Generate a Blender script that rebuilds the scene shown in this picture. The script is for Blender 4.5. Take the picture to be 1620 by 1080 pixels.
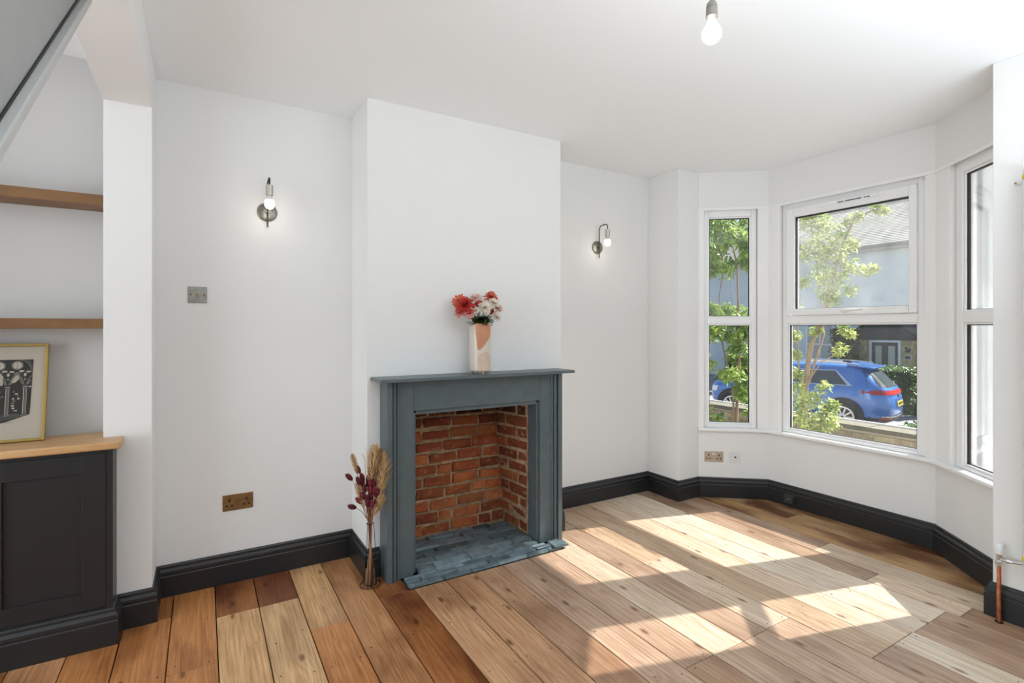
import bpy, bmesh, math, random
from mathutils import Vector, Matrix, Euler
random.seed(7)
S = bpy.context.scene
COL = S.collection
for o in list(bpy.data.objects): bpy.data.objects.remove(o)

# ------------------------------------------------------------------ camera, sky, sun, lamps, exposure
YAW = math.radians(30.82); FPX = 821.5; HOR = 518.5; EYE = 1.40
cam = bpy.data.cameras.new('camera'); camo = bpy.data.objects.new('camera', cam); COL.objects.link(camo)
camo.location = (0, 0, EYE); camo.rotation_euler = (math.pi/2, 0, -YAW)
cam.sensor_width = 36; cam.lens = FPX/1620*36; cam.shift_y = -(540-HOR)/1620; cam.clip_start = .05
S.camera = camo
w = bpy.data.worlds.new('sky'); S.world = w; w.use_nodes = True
nt = w.node_tree; bg = nt.nodes['Background']
sky = nt.nodes.new('ShaderNodeTexSky'); sky.sky_type = 'NISHITA'; sky.sun_disc = False
sky.sun_elevation = math.radians(43.6); sky.sun_rotation = math.radians(105.8); sky.altitude = 50
nt.links.new(sky.outputs[0], bg.inputs[0]); bg.inputs[1].default_value = 0.22
SUN = Vector((1.01, -.285, 1)).normalized()
sl = bpy.data.lights.new('sun', 'SUN'); so = bpy.data.objects.new('sun', sl); COL.objects.link(so)
sl.energy = 19; sl.angle = math.radians(.6); sl.color = (1, .96, .90)
so.rotation_euler = SUN.to_track_quat('Z', 'Y').to_euler(); so.location = (8, -3, 8)
def area(name, loc, target, sx, sy, power, color=(1, 1, 1)):
    l = bpy.data.lights.new(name, 'AREA'); l.shape = 'RECTANGLE'; l.size = sx; l.size_y = sy; l.energy = power; l.color = color
    o = bpy.data.objects.new(name, l); COL.objects.link(o); o.location = loc
    o.rotation_euler = (Vector(loc)-Vector(target)).to_track_quat('Z', 'Y').to_euler(); return o
area('rear_fill', (-3.4, 1.1, 1.2), (1.6, 1.5, 2.75), 2.4, 2.0, 68, (.88, .95, 1))  # added fill light in the unseen rear room, tilted up at the ceiling
area('rear_uplight_fill', (-1.75, 1.0, 1.5), (-1.75, 1.0, 2.69), 2.2, 2.2, 10, (.90, .96, 1))  # added uplight out of view on the left, lifts the ceiling and beam
area('hall_uplight_fill', (1.4, -.30, 1.42), (1.4, -.30, 2.69), 3.4, .6, 72, (.85, .935, 1))  # added uplight behind the camera, brightens the ceiling; no such source in the hall
S.view_settings.view_transform = 'Standard'; S.view_settings.look = 'None'
S.view_settings.exposure = 0.06; S.view_settings.gamma = 1; S.view_settings.use_curve_mapping = False

def at(px, py, Y):
    """photo direction -> point in the plane of the party wall at distance Y"""
    rx = math.sin(YAW)+(px-810)/FPX*math.cos(YAW); ry = math.cos(YAW)-(px-810)/FPX*math.sin(YAW)
    d = Y/ry; return Vector((rx*d, Y, EYE-(py-HOR)*d/FPX))
def atd(px, py, d):
    rx = math.sin(YAW)+(px-810)/FPX*math.cos(YAW); ry = math.cos(YAW)-(px-810)/FPX*math.sin(YAW)
    return Vector((rx*d, ry*d, EYE-(py-HOR)*d/FPX))

# ------------------------------------------------------------------ materials
def srgb(r, g, b):
    f = lambda c: (c/255/12.92 if c/255 <= .04045 else ((c/255+.055)/1.055)**2.4)
    return (f(r), f(g), f(b), 1)
def mat(name, col, rough=.5, metal=0, bump=0, bscale=40, var=0, vscale=6, spec=.5, emit=0, coat=0):
    m = bpy.data.materials.new(name); m.use_nodes = True; n = m.node_tree; b = n.nodes['Principled BSDF']
    c = col if len(col) == 4 else (*col, 1)
    b.inputs['Base Color'].default_value = c; b.inputs['Roughness'].default_value = rough
    b.inputs['Metallic'].default_value = metal; b.inputs['Specular IOR Level'].default_value = spec
    b.inputs['Coat Weight'].default_value = coat
    tc = n.nodes.new('ShaderNodeTexCoord')
    if bump:
        no = n.nodes.new('ShaderNodeTexNoise'); no.inputs['Scale'].default_value = bscale; no.inputs['Detail'].default_value = 5
        n.links.new(tc.outputs['Object'], no.inputs['Vector'])
        bp = n.nodes.new('ShaderNodeBump'); bp.inputs['Strength'].default_value = bump; bp.inputs['Distance'].default_value = .004
        n.links.new(no.outputs['Fac'], bp.inputs['Height']); n.links.new(bp.outputs[0], b.inputs['Normal'])
    if var:
        no = n.nodes.new('ShaderNodeTexNoise'); no.inputs['Scale'].default_value = vscale; no.inputs['Detail'].default_value = 4
        n.links.new(tc.outputs['Object'], no.inputs['Vector'])
        r = n.nodes.new('ShaderNodeValToRGB')
        r.color_ramp.elements[0].position = .3; r.color_ramp.elements[1].position = .7
        r.color_ramp.elements[0].color = (*[x*(1-var) for x in c[:3]], 1); r.color_ramp.elements[1].color = (*[min(1, x*(1+var)) for x in c[:3]], 1)
        n.links.new(no.outputs['Fac'], r.inputs[0]); n.links.new(r.outputs[0], b.inputs['Base Color'])
    if emit:
        b.inputs['Emission Color'].default_value = c; b.inputs['Emission Strength'].default_value = emit
    return m
M = {}
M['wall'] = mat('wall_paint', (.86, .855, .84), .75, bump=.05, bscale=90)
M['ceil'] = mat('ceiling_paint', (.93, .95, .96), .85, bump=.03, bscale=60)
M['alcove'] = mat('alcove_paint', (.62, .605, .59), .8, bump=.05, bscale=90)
M['dark'] = mat('charcoal_paint', (.018, .0195, .021), .36, bump=.04, bscale=30)
M['surround'] = mat('slate_paint', (.098, .126, .134), .36, bump=.12, bscale=26, var=.08, vscale=14)
M['upvc'] = mat('white_upvc', (.93, .93, .93), .3)
M['sill'] = mat('white_gloss_sill', (.92, .915, .905), .4)
M['gasket'] = mat('black_gasket', (.01, .011, .012), .6)
M['brass'] = mat('aged_brass', (.30, .21, .11), .38, 1, bump=.1, bscale=80, var=.3, vscale=30)
M['pewter'] = mat('pewter_metal', (.27, .25, .22), .36, 1, var=.2, vscale=40)
M['nickel'] = mat('brushed_nickel', (.55, .52, .46), .3, 1)
M['darkmetal'] = mat('dark_bronze', (.07, .062, .055), .4, .9)
M['black'] = mat('black_plastic', (.008, .008, .009), .5)
M['soot'] = mat('soot_black', (.006, .005, .005), .9)
M['whiteplastic'] = mat('white_plastic', (.8, .8, .79), .35)
M['chrome'] = mat('chrome', (.7, .7, .7), .12, 1)
M['copper'] = mat('copper_pipe', (.62, .24, .12), .3, 1, var=.35, vscale=25)
M['radiator'] = mat('radiator_enamel', (.80, .795, .78), .25)
M['yellow'] = mat('yellow_ring', (.75, .62, .03), .5)
M['gold'] = mat('gold_frame', (.42, .29, .085), .5, .6)
M['paper'] = mat('cream_paper', (.80, .71, .60), .8)
M['ink'] = mat('print_ink', (.022, .02, .018), .7)
M['inkgrey'] = mat('print_grey', (.30, .27, .23), .7)
M['pencil'] = mat('pencil', (.38, .34, .29), .7)
M['mortar'] = mat('mortar', (.40, .27, .155), .95, bump=1.0, bscale=70, var=.45, vscale=22)
M['stairgrey'] = mat('grey_painted_panel', (.33, .33, .32), .5, bump=.1, bscale=12, var=.06, vscale=4)
M['stairlip'] = mat('grey_painted_lip', (.46, .455, .44), .5)

def wood(name, stops, rough=.45, gx=22, gy=1.6, objcol=False, knots=True, axis='Y', bump=.12):
    m = bpy.data.materials.new(name); m.use_nodes = True; n = m.node_tree; L = n.links.new; b = n.nodes['Principled BSDF']
    tc = n.nodes.new('ShaderNodeTexCoord'); oi = n.nodes.new('ShaderNodeObjectInfo')
    mul = n.nodes.new('ShaderNodeMath'); mul.operation = 'MULTIPLY'; mul.inputs[1].default_value = 37.3; L(oi.outputs['Random'], mul.inputs[0])
    cx = n.nodes.new('ShaderNodeCombineXYZ'); L(mul.outputs[0], cx.inputs[0]); L(mul.outputs[0], cx.inputs[1]); L(mul.outputs[0], cx.inputs[2])
    ad = n.nodes.new('ShaderNodeVectorMath'); ad.operation = 'ADD'; L(tc.outputs['Object'], ad.inputs[0]); L(cx.outputs[0], ad.inputs[1])
    def mp(sx, sy, sz):
        q = n.nodes.new('ShaderNodeMapping'); q.inputs['Scale'].default_value = (sx, sy, sz) if axis == 'Y' else (sy, sx, sz); L(ad.outputs[0], q.inputs['Vector']); return q.outputs[0]
    # knots bend the grain: distance to sparse cells
    vo = n.nodes.new('ShaderNodeTexVoronoi'); vo.voronoi_dimensions = '2D'; vo.inputs['Scale'].default_value = 1; vo.inputs['Randomness'].default_value = .95; L(mp(6.5, 2.6, 1), vo.inputs['Vector'])
    kr = n.nodes.new('ShaderNodeMapRange'); kr.inputs[1].default_value = 0; kr.inputs[2].default_value = .38; kr.inputs[3].default_value = 1; kr.inputs[4].default_value = 0; L(vo.outputs['Distance'], kr.inputs[0])
    kp = n.nodes.new('ShaderNodeMath'); kp.operation = 'POWER'; kp.inputs[1].default_value = 2; L(kr.outputs[0], kp.inputs[0])
    lo = n.nodes.new('ShaderNodeTexNoise'); lo.inputs['Scale'].default_value = 1; lo.inputs['Detail'].default_value = 2; L(mp(4.5, .75, 1), lo.inputs['Vector'])
    sp = n.nodes.new('ShaderNodeSeparateXYZ'); L(tc.outputs['Object'], sp.inputs[0]); u_ = sp.outputs[0 if axis == 'Y' else 1]; v_ = sp.outputs[1 if axis == 'Y' else 0]
    def mth(op, a, b_=None, c_=None):
        q = n.nodes.new('ShaderNodeMath'); q.operation = op
        for i_, x_ in enumerate((a, b_, c_)):
            if x_ is None: continue
            if isinstance(x_, (int, float)): q.inputs[i_].default_value = x_
            else: L(x_, q.inputs[i_])
        return q.outputs[0]
    off = mth('MULTIPLY_ADD', oi.outputs['Random'], .11, -.055); xx = mth('ADD', u_, off); x2 = mth('MULTIPLY', mth('MULTIPLY', xx, xx), 620)
    f0 = mth('MULTIPLY_ADD', v_, 2.2, x2); f1 = mth('MULTIPLY_ADD', lo.outputs['Fac'], 7.0, f0); f2 = mth('MULTIPLY_ADD', kp.outputs[0], 1.6 if knots else 0, f1)
    class _o: pass
    s2 = _o(); s2.outputs = [mth('MULTIPLY', f2, 6.283)]
    sn = n.nodes.new('ShaderNodeMath'); sn.operation = 'SINE'; L(s2.outputs[0], sn.inputs[0])
    fi = n.nodes.new('ShaderNodeTexNoise'); fi.inputs['Scale'].default_value = 1; fi.inputs['Detail'].default_value = 6; fi.inputs['Roughness'].default_value = .65; L(mp(gx*4, gy*2, 4), fi.inputs['Vector'])
    g = n.nodes.new('ShaderNodeMath'); g.operation = 'MULTIPLY_ADD'; g.inputs[1].default_value = .050; L(sn.outputs[0], g.inputs[0]); L(fi.outputs['Fac'], g.inputs[2])
    r = n.nodes.new('ShaderNodeValToRGB'); e = r.color_ramp.elements
    e[0].position = .30; e[0].color = (*stops[0], 1); e[1].position = .66; e[1].color = (*stops[1], 1); L(g.outputs[0], r.inputs[0])
    out = r.outputs[0]
    if objcol:
        mx = n.nodes.new('ShaderNodeMix'); mx.data_type = 'RGBA'; mx.blend_type = 'MULTIPLY'; mx.inputs[0].default_value = 1
        L(out, mx.inputs[6]); L(oi.outputs['Color'], mx.inputs[7]); out = mx.outputs[2]
        # old varnish and wear: broad dark blotches, amount carried by the board's alpha
        bl = n.nodes.new('ShaderNodeTexNoise'); bl.inputs['Scale'].default_value = 1; bl.inputs['Detail'].default_value = 4; L(mp(5, 2.2, 1), bl.inputs['Vector'])
        br = n.nodes.new('ShaderNodeMapRange'); br.inputs[1].default_value = .43; br.inputs[2].default_value = .63; L(bl.outputs['Fac'], br.inputs[0])
        bm = n.nodes.new('ShaderNodeMath'); bm.operation = 'MULTIPLY'; L(br.outputs[0], bm.inputs[0]); L(oi.outputs['Alpha'], bm.inputs[1])
        m2 = n.nodes.new('ShaderNodeMix'); m2.data_type = 'RGBA'; m2.blend_type = 'MULTIPLY'; L(bm.outputs[0], m2.inputs[0]); L(out, m2.inputs[6]); m2.inputs[7].default_value = (.30, .17, .10, 1); out = m2.outputs[2]
    if knots:
        kc = n.nodes.new('ShaderNodeMapRange'); kc.inputs[1].default_value = .035; kc.inputs[2].default_value = .095; kc.inputs[3].default_value = .85; kc.inputs[4].default_value = 0; L(vo.outputs['Distance'], kc.inputs[0])
        cr = n.nodes.new('ShaderNodeSeparateColor'); L(vo.outputs['Color'], cr.inputs[0])
        th = n.nodes.new('ShaderNodeMath'); th.operation = 'GREATER_THAN'; th.inputs[1].default_value = .60; L(cr.outputs[0], th.inputs[0])
        km = n.nodes.new('ShaderNodeMath'); km.operation = 'MULTIPLY'; L(kc.outputs[0], km.inputs[0]); L(th.outputs[0], km.inputs[1])
        m3 = n.nodes.new('ShaderNodeMix'); m3.data_type = 'RGBA'; m3.blend_type = 'MULTIPLY'; L(km.outputs[0], m3.inputs[0]); L(out, m3.inputs[6]); m3.inputs[7].default_value = (.3, .2, .14, 1); out = m3.outputs[2]
    L(out, b.inputs['Base Color']); b.inputs['Roughness'].default_value = rough
    bp = n.nodes.new('ShaderNodeBump'); bp.inputs['Strength'].default_value = bump; bp.inputs['Distance'].default_value = .002; L(g.outputs[0], bp.inputs['Height']); L(bp.outputs[0], b.inputs['Normal'])
    return m
M['floor'] = wood('floorboard_pine', ((.66, .54, .42), (1.14, 1.15, 1.18)), .40, objcol=True)
M['worktop'] = wood('worktop_oak', ((.50, .27, .11), (.68, .42, .20)), .4, gx=14, gy=1.2, knots=True, axis='X')
M['shelf'] = wood('shelf_stained', ((.14, .065, .022), (.27, .135, .05)), .5, gx=16, gy=1.0, knots=False, axis='X')

def tinted(name, rough, stain=(.2, .13, .1), bump=.6, bscale=45, mottling=.5, light=None):
    """each piece takes its own object colour; noise mottles it"""
    m = bpy.data.materials.new(name); m.use_nodes = True; n = m.node_tree; L = n.links.new; b = n.nodes['Principled BSDF']
    tc = n.nodes.new('ShaderNodeTexCoord'); oi = n.nodes.new('ShaderNodeObjectInfo')
    mul = n.nodes.new('ShaderNodeMath'); mul.operation = 'MULTIPLY'; mul.inputs[1].default_value = 51.7; L(oi.outputs['Random'], mul.inputs[0])
    ad = n.nodes.new('ShaderNodeVectorMath'); ad.operation = 'ADD'; L(tc.outputs['Object'], ad.inputs[0]); L(mul.outputs[0], ad.inputs[1])
    a = n.nodes.new('ShaderNodeTexNoise'); a.inputs['Scale'].default_value = 14; a.inputs['Detail'].default_value = 6; L(ad.outputs[0], a.inputs['Vector'])
    r = n.nodes.new('ShaderNodeMapRange'); r.inputs[1].default_value = .42; r.inputs[2].default_value = .72; r.inputs[4].default_value = mottling; L(a.outputs['Fac'], r.inputs[0])
    mx = n.nodes.new('ShaderNodeMix'); mx.data_type = 'RGBA'; mx.blend_type = 'MULTIPLY'; L(r.outputs[0], mx.inputs[0]); L(oi.outputs['Color'], mx.inputs[6]); mx.inputs[7].default_value = (*stain, 1)
    out = mx.outputs[2]
    if light:
        c = n.nodes.new('ShaderNodeTexNoise'); c.inputs['Scale'].default_value = 30; c.inputs['Detail'].default_value = 5; L(ad.outputs[0], c.inputs['Vector'])
        r2 = n.nodes.new('ShaderNodeMapRange'); r2.inputs[1].default_value = .58; r2.inputs[2].default_value = .7; r2.inputs[4].default_value = .6; L(c.outputs['Fac'], r2.inputs[0])
        m2 = n.nodes.new('ShaderNodeMix'); m2.data_type = 'RGBA'; L(r2.outputs[0], m2.inputs[0]); L(out, m2.inputs[6]); m2.inputs[7].default_value = (*light, 1); out = m2.outputs[2]
    L(out, b.inputs['Base Color']); b.inputs['Roughness'].default_value = rough
    no = n.nodes.new('ShaderNodeTexNoise'); no.inputs['Scale'].default_value = bscale; no.inputs['Detail'].default_value = 6; L(ad.outputs[0], no.inputs['Vector'])
    bp = n.nodes.new('ShaderNodeBump'); bp.inputs['Strength'].default_value = bump; bp.inputs['Distance'].default_value = .005
    L(no.outputs['Fac'], bp.inputs['Height']); L(bp.outputs[0], b.inputs['Normal'])
    return m
M['brick'] = tinted('old_red_brick', .92, (.22, .12, .09), .9, 60, .55, light=(.42, .25, .14))
M['slate'] = tinted('blue_grey_slate', .36, (.35, .38, .40), .45, 24, .8, light=(.27, .36, .38))
M['leafy'] = tinted('plain_tint', .5, (.6, .6, .6), .1, 30, .3)

def glassmat(name, haze=0, tint=(1, 1, 1)):
    m = bpy.data.materials.new(name); m.use_nodes = True; n = m.node_tree; L = n.links.new
    for x in list(n.nodes): n.nodes.remove(x)
    o = n.nodes.new('ShaderNodeOutputMaterial'); t = n.nodes.new('ShaderNodeBsdfTransparent'); t.inputs[0].default_value = (*tint, 1)
    g = n.nodes.new('ShaderNodeBsdfGlossy'); g.inputs['Roughness'].default_value = .02
    f = n.nodes.new('ShaderNodeFresnel'); f.inputs['IOR'].default_value = 1.45
    sc = n.nodes.new('ShaderNodeMath'); sc.operation = 'MULTIPLY'; sc.inputs[1].default_value = .7; L(f.outputs[0], sc.inputs[0])
    mx = n.nodes.new('ShaderNodeMixShader'); L(sc.outputs[0], mx.inputs[0]); L(t.outputs[0], mx.inputs[1]); L(g.outputs[0], mx.inputs[2])
    out = mx.outputs[0]
    if haze:
        d = n.nodes.new('ShaderNodeBsdfTranslucent'); d.inputs[0].default_value = (.9, .92, .88, 1)
        tc = n.nodes.new('ShaderNodeTexCoord'); no = n.nodes.new('ShaderNodeTexNoise'); no.inputs['Scale'].default_value = 5; no.inputs['Detail'].default_value = 5; L(tc.outputs['Object'], no.inputs['Vector'])
        r = n.nodes.new('ShaderNodeMapRange'); r.inputs[1].default_value = .3; r.inputs[2].default_value = .75; r.inputs[3].default_value = haze*.6; r.inputs[4].default_value = haze*1.4; L(no.outputs['Fac'], r.inputs[0])
        m2 = n.nodes.new('ShaderNodeMixShader'); L(r.outputs[0], m2.inputs[0]); L(out, m2.inputs[1]); L(d.outputs[0], m2.inputs[2]); out = m2.outputs[0]
    L(out, o.inputs[0]); return m
M['glass'] = glassmat('window_glass', .008)
M['dustyglass'] = glassmat('dusty_glass', .045)
M['clear'] = glassmat('clear_glass', 0, (.97, .97, .96))

# ------------------------------------------------------------------ mesh helpers
WO = {}
def kind(o, k='structure'): o['kind'] = k; return o
def tag(o, label=None, cat=None, group=None, knd=None):
    if label: o['label'] = label
    if cat: o['category'] = cat
    if group: o['group'] = group
    if knd: o['kind'] = knd
    return o
def empty(name, loc, label=None, cat=None, group=None):
    o = bpy.data.objects.new(name, None); COL.objects.link(o); o.location = loc; o.empty_display_size = .1
    WO[o.name] = Vector(loc); return tag(o, label, cat, group)
class MB:
    def __init__(s, xf=None): s.v = []; s.f = []; s.mi = []; s.xf = xf
    def add(s, vs, fs, mi=0):
        b = len(s.v); s.v += [s.xf(Vector(p)) if s.xf else Vector(p) for p in vs]
        s.f += [tuple(b+i for i in f) for f in fs]; s.mi += [mi]*len(fs); return s
    def box(s, x0, x1, y0, y1, z0, z1, mi=0):
        return s.add([(x0, y0, z0), (x1, y0, z0), (x1, y1, z0), (x0, y1, z0), (x0, y0, z1), (x1, y0, z1), (x1, y1, z1), (x0, y1, z1)],
                     [(0, 3, 2, 1), (4, 5, 6, 7), (0, 1, 5, 4), (1, 2, 6, 5), (2, 3, 7, 6), (3, 0, 4, 7)], mi)
    def prism(s, poly, z0, z1, mi=0):
        n = len(poly)
        return s.add([(x, y, z0) for x, y in poly]+[(x, y, z1) for x, y in poly],
                     [tuple(range(n-1, -1, -1)), tuple(range(n, 2*n))]+[(i, (i+1) % n, n+(i+1) % n, n+i) for i in range(n)], mi)
    def extr(s, pts, vec, mi=0):
        n = len(pts); vec = Vector(vec)
        return s.add([Vector(p) for p in pts]+[Vector(p)+vec for p in pts],
                     [tuple(range(n-1, -1, -1)), tuple(range(n, 2*n))]+[(i, (i+1) % n, n+(i+1) % n, n+i) for i in range(n)], mi)
    def tube(s, pts, r, n=10, mi=0, caps=True):
        pts = [Vector(p) for p in pts]; rs = r if isinstance(r, (list, tuple)) else [r]*len(pts)
        vs = []; fs = []; t0 = (pts[1]-pts[0]).normalized()
        u = t0.orthogonal().normalized()
        for i, p in enumerate(pts):
            t = (pts[min(i+1, len(pts)-1)]-pts[max(i-1, 0)]).normalized()
            u = (u-t*u.dot(t)); u = u.normalized() if u.length > 1e-6 else t.orthogonal().normalized()
            v = t.cross(u)
            for k in range(n):
                a = 2*math.pi*k/n; vs.append(p+(u*math.cos(a)+v*math.sin(a))*rs[i])
        for i in range(len(pts)-1):
            for k in range(n): fs.append((i*n+k, i*n+(k+1) % n, (i+1)*n+(k+1) % n, (i+1)*n+k))
        if caps: fs += [tuple(range(n-1, -1, -1)), tuple(range((len(pts)-1)*n, len(pts)*n))]
        return s.add(vs, fs, mi)
    def lathe(s, prof, c=(0, 0, 0), n=24, axis=(0, 0, 1), mi=0, closed=False):
        c = Vector(c); ax = Vector(axis).normalized(); u = ax.orthogonal().normalized(); v = ax.cross(u); vs = []; fs = []
        for r, h in prof:
            for k in range(n):
                a = 2*math.pi*k/n; vs.append(c+ax*h+(u*math.cos(a)+v*math.sin(a))*r)
        for i in range(len(prof)-1):
            for k in range(n): fs.append((i*n+k, i*n+(k+1) % n, (i+1)*n+(k+1) % n, (i+1)*n+k))
        if not closed: fs += [tuple(range(n-1, -1, -1)), tuple(range((len(prof)-1)*n, len(prof)*n))]
        return s.add(vs, fs, mi)
    def ball(s, c, r, n=14, sc=(1, 1, 1), mi=0, rot=None):
        m = max(4, n//2); vs = []; fs = []; c = Vector(c)
        for i in range(m+1):
            th = math.pi*i/m; rr = max(math.sin(th), 1e-3)
            for k in range(n):
                a = 2*math.pi*k/n; p = Vector((rr*math.cos(a)*r*sc[0], rr*math.sin(a)*r*sc[1], math.cos(th)*r*sc[2]))
                if rot: p = rot @ p
                vs.append(c+p)
        for i in range(m):
            for k in range(n): fs.append((i*n+k, (i+1)*n+k, (i+1)*n+(k+1) % n, i*n+(k+1) % n))
        return s.add(vs, fs, mi)
    def sweep(s, path, prof, closed_prof=True, mi=0, cap=True):
        """path: XY points, room on the right of travel; prof: (offset into room, z)"""
        P = [Vector((x, y)) for x, y in path]; dirs = [(P[i+1]-P[i]).normalized() for i in range(len(P)-1)]
        nr = [Vector((d.y, -d.x)) for d in dirs]; vs = []; m = len(prof)
        for i, p in enumerate(P):
            if i == 0: o = nr[0]
            elif i == len(P)-1: o = nr[-1]
            else:
                a, b = nr[i-1], nr[i]; q = (a+b); o = q/ (1+a.dot(b)) if (1+a.dot(b)) > .05 else a
            for off, z in prof: vs.append((p.x+o.x*off, p.y+o.y*off, z))
        fs = []
        for i in range(len(P)-1):
            for k in range(m if closed_prof else m-1):
                k2 = (k+1) % m; fs.append((i*m+k, (i+1)*m+k, (i+1)*m+k2, i*m+k2))
        if cap: fs += [tuple(range(m)), tuple(range((len(P)-1)*m+m-1, (len(P)-1)*m-1, -1))]
        return s.add(vs, fs, mi)
    def build(s, name, mats, parent=None, origin=None, smooth=False, bevel=0, seg=2, fix=True):
        if not s.v: return None
        if origin is None:
            if parent is not None: origin = WO[parent.name]
            else:
                xs = [p.x for p in s.v]; ys = [p.y for p in s.v]; zs = [p.z for p in s.v]
                origin = Vector(((min(xs)+max(xs))/2, (min(ys)+max(ys))/2, min(zs)))
        origin = Vector(origin)
        me = bpy.data.meshes.new(name); me.from_pydata([tuple(p-origin) for p in s.v], [], s.f)
        mats = mats if isinstance(mats, (list, tuple)) else [mats]
        for m in mats: me.materials.append(m)
        if len(mats) > 1: me.polygons.foreach_set('material_index', s.mi)
        if fix:
            bm = bmesh.new(); bm.from_mesh(me); bmesh.ops.recalc_face_normals(bm, faces=bm.faces); bm.to_mesh(me); bm.free()
        if smooth:
            me.polygons.foreach_set('use_smooth', [True]*len(me.polygons))
        o = bpy.data.objects.new(name, me); COL.objects.link(o); WO[o.name] = origin
        if parent is not None: o.parent = parent; o.location = origin-WO[parent.name]
        else: o.location = origin
        if smooth and smooth != 'all':
            md = o.modifiers.new('split', 'EDGE_SPLIT'); md.split_angle = math.radians(38)
        if bevel:
            md = o.modifiers.new('bevel', 'BEVEL'); md.width = bevel; md.segments = seg; md.limit_method = 'ANGLE'; md.angle_limit = math.radians(40)
        return o

# ------------------------------------------------------------------ room shell
H = 2.69
XF = 3.315                                                     # front wall plane
P0 = (3.555, 2.925); P1 = (3.98, 2.575); P2 = (3.98, 1.447); P3 = (3.51, .93)
kind(MB().box(-.205, .795, 3.26, 3.46, -.03, H).box(2.13, 3.56, 3.26, 3.46, -.03, H).build('wall_back', M['wall']))
cb = MB().box(.795, 1.035, 2.915, 3.56, -.03, H).box(1.885, 2.13, 2.915, 3.56, -.03, H).box(1.035, 1.885, 2.915, 3.56, .96, H).box(1.035, 1.885, 3.33, 3.56, -.03, .96)
breast = kind(cb.build('wall_chimney', M['wall']))
kind(MB().box(-.391, -.205, 3.012, 3.46, -.03, H).box(-.391, -.205, -.7, 3.012, 2.45, H).build('wall_pier', M['wall'], bevel=.003))
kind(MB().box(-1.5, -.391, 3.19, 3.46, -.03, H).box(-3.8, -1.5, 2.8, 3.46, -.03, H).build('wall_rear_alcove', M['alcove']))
kind(MB().prism([(XF, 2.925), (3.555, 2.925), (3.70, 3.26), (XF, 3.26)], -.03, H).build('wall_front', M['wall'], bevel=.003))
kind(MB().prism([(XF, -.9), (3.75, -.9), (3.75, .74), (3.51, .93), (XF, .975)], -.03, H).build('wall_radiator', M['wall'], bevel=.003))
kind(MB().box(-3.8, 3.75, -.9, -.7, -.03, H).build('wall_hall', mat('hall_bounce_cut', (.42, .43, .43), .8)))  # unseen wall, colour darkened to cut bounced light on the chimney breast and pier
kind(MB().box(-4.0, -3.8, -.9, .0, -.03, H).box(-4, -3.8, 2.3, 3.46, -.03, H).box(-4, -3.8, 0, 2.3, 2.3, H).build('wall_rear', M['wall']))
kind(MB().prism([(-4, -.9), (3.75, -.9), (3.75, .74), (4.2, 1.4), (4.2, 2.66), (3.7, 3.46), (-4, 3.46)], H, H+.15).build('ceiling', M['ceil']))

# bay facets: a local frame (t along the facet, n outwards, z)
def facet(A, B):
    A = Vector((*A, 0)); B = Vector((*B, 0)); d = (B-A).normalized(); n = Vector((-d.y, d.x, 0))
    return (lambda p: A+d*p.x+n*p.y+Vector((0, 0, p.z))), (B-A).length
F1, L1 = facet(P0, P1); F2, L2 = facet(P1, P2); F3, L3 = facet(P2, P3)
TH = .13
def bay_ring(z0, z1, th):
    inner = [P0, P1, P2, P3]
    def off(th):
        out = []; pts = [Vector(p) for p in inner]; d = [(pts[i+1]-pts[i]).normalized() for i in range(3)]; nn = [Vector((-q.y, q.x)) for q in d]
        for i, p in enumerate(pts):
            if i == 0: o = nn[0]
            elif i == 3: o = nn[2]
            else: o = (nn[i-1]+nn[i])/(1+nn[i-1].dot(nn[i]))
            out.append(tuple(p+o*th))
        return out
    o = off(th); m = MB()
    for i in range(3): m.prism([inner[i], inner[i+1], o[i+1], o[i]], z0, z1)
    return m, o
TH = .16
m, OUT = bay_ring(-.62, .545, TH); m2, _ = bay_ring(2.392, H, TH)
m.v += m2.v; nb = 24; m.f += [tuple(i+nb for i in f) for f in m2.f]; m.mi += m2.mi
kind(m.build('wall_bay', M['wall']))
# white corner posts between the windows (boxed in) and the masonry mullions behind them
W = {1: (F1, .038, .462, L1), 2: (F2, .112, 1.085, L2), 3: (F3, .195, .66, L3)}
def post(a, b, mid):
    m = MB(); m.prism([a[0], mid[0], b[0], b[1], mid[1], a[1]], .545, 2.392); return m
def P(F, t, n=0): q = F(Vector((t, n, 0))); return (q.x, q.y)
m = MB().prism([P(F1, 0), P(F1, .046), P(F1, .046, .14), P(F1, 0, .14)], .545, 2.392)
m.prism([P(F1, .471), P1, P(F2, .100), P(F2, .100, .14), OUT[1], P(F1, .471, .14)], .545, 2.392)
m.prism([P(F2, 1.072), P2, P(F3, .143), P(F3, .143, .14), OUT[2], P(F2, 1.072, .14)], .545, 2.392)
m.prism([P(F3, .64), P3, P(F3, L3, .14), P(F3, .64, .14)], .545, 2.392)
kind(m.build('trim_1', M['sill']))
MSTONE = mat('painted_stone', (.74, .80, .83), .8, bump=.4, bscale=20, var=.06)
m = MB()
m.prism([P(F2, 1.04, .162), P(F2, 1.12, .162), P(F3, .12, .162), P(F3, .155, .162), P(F3, .165, .215), P(F2, 1.14, .235), P(F2, 1.04, .215)], -.4, 2.6)
m.prism([P(F1, .49, .162), P(F2, .06, .162), P(F2, .065, .22), P(F1, .50, .22)], -.4, 2.6)
kind(m.build('trim_2', MSTONE, bevel=.008))
# thin picture bead over the windows and the sill board
kind(MB().sweep([P0, P1, P2, P3], [(0, 2.376), (.006, 2.376), (.006, 2.396), (0, 2.396)]).build('trim_3', M['sill']))
kind(MB().sweep([P0, P1, P2, P3], [(-.08, .545), (.028, .545), (.034, .551), (.034, .563), (.028, .569), (-.08, .569)]).build('trim_4', M['sill']))

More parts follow.
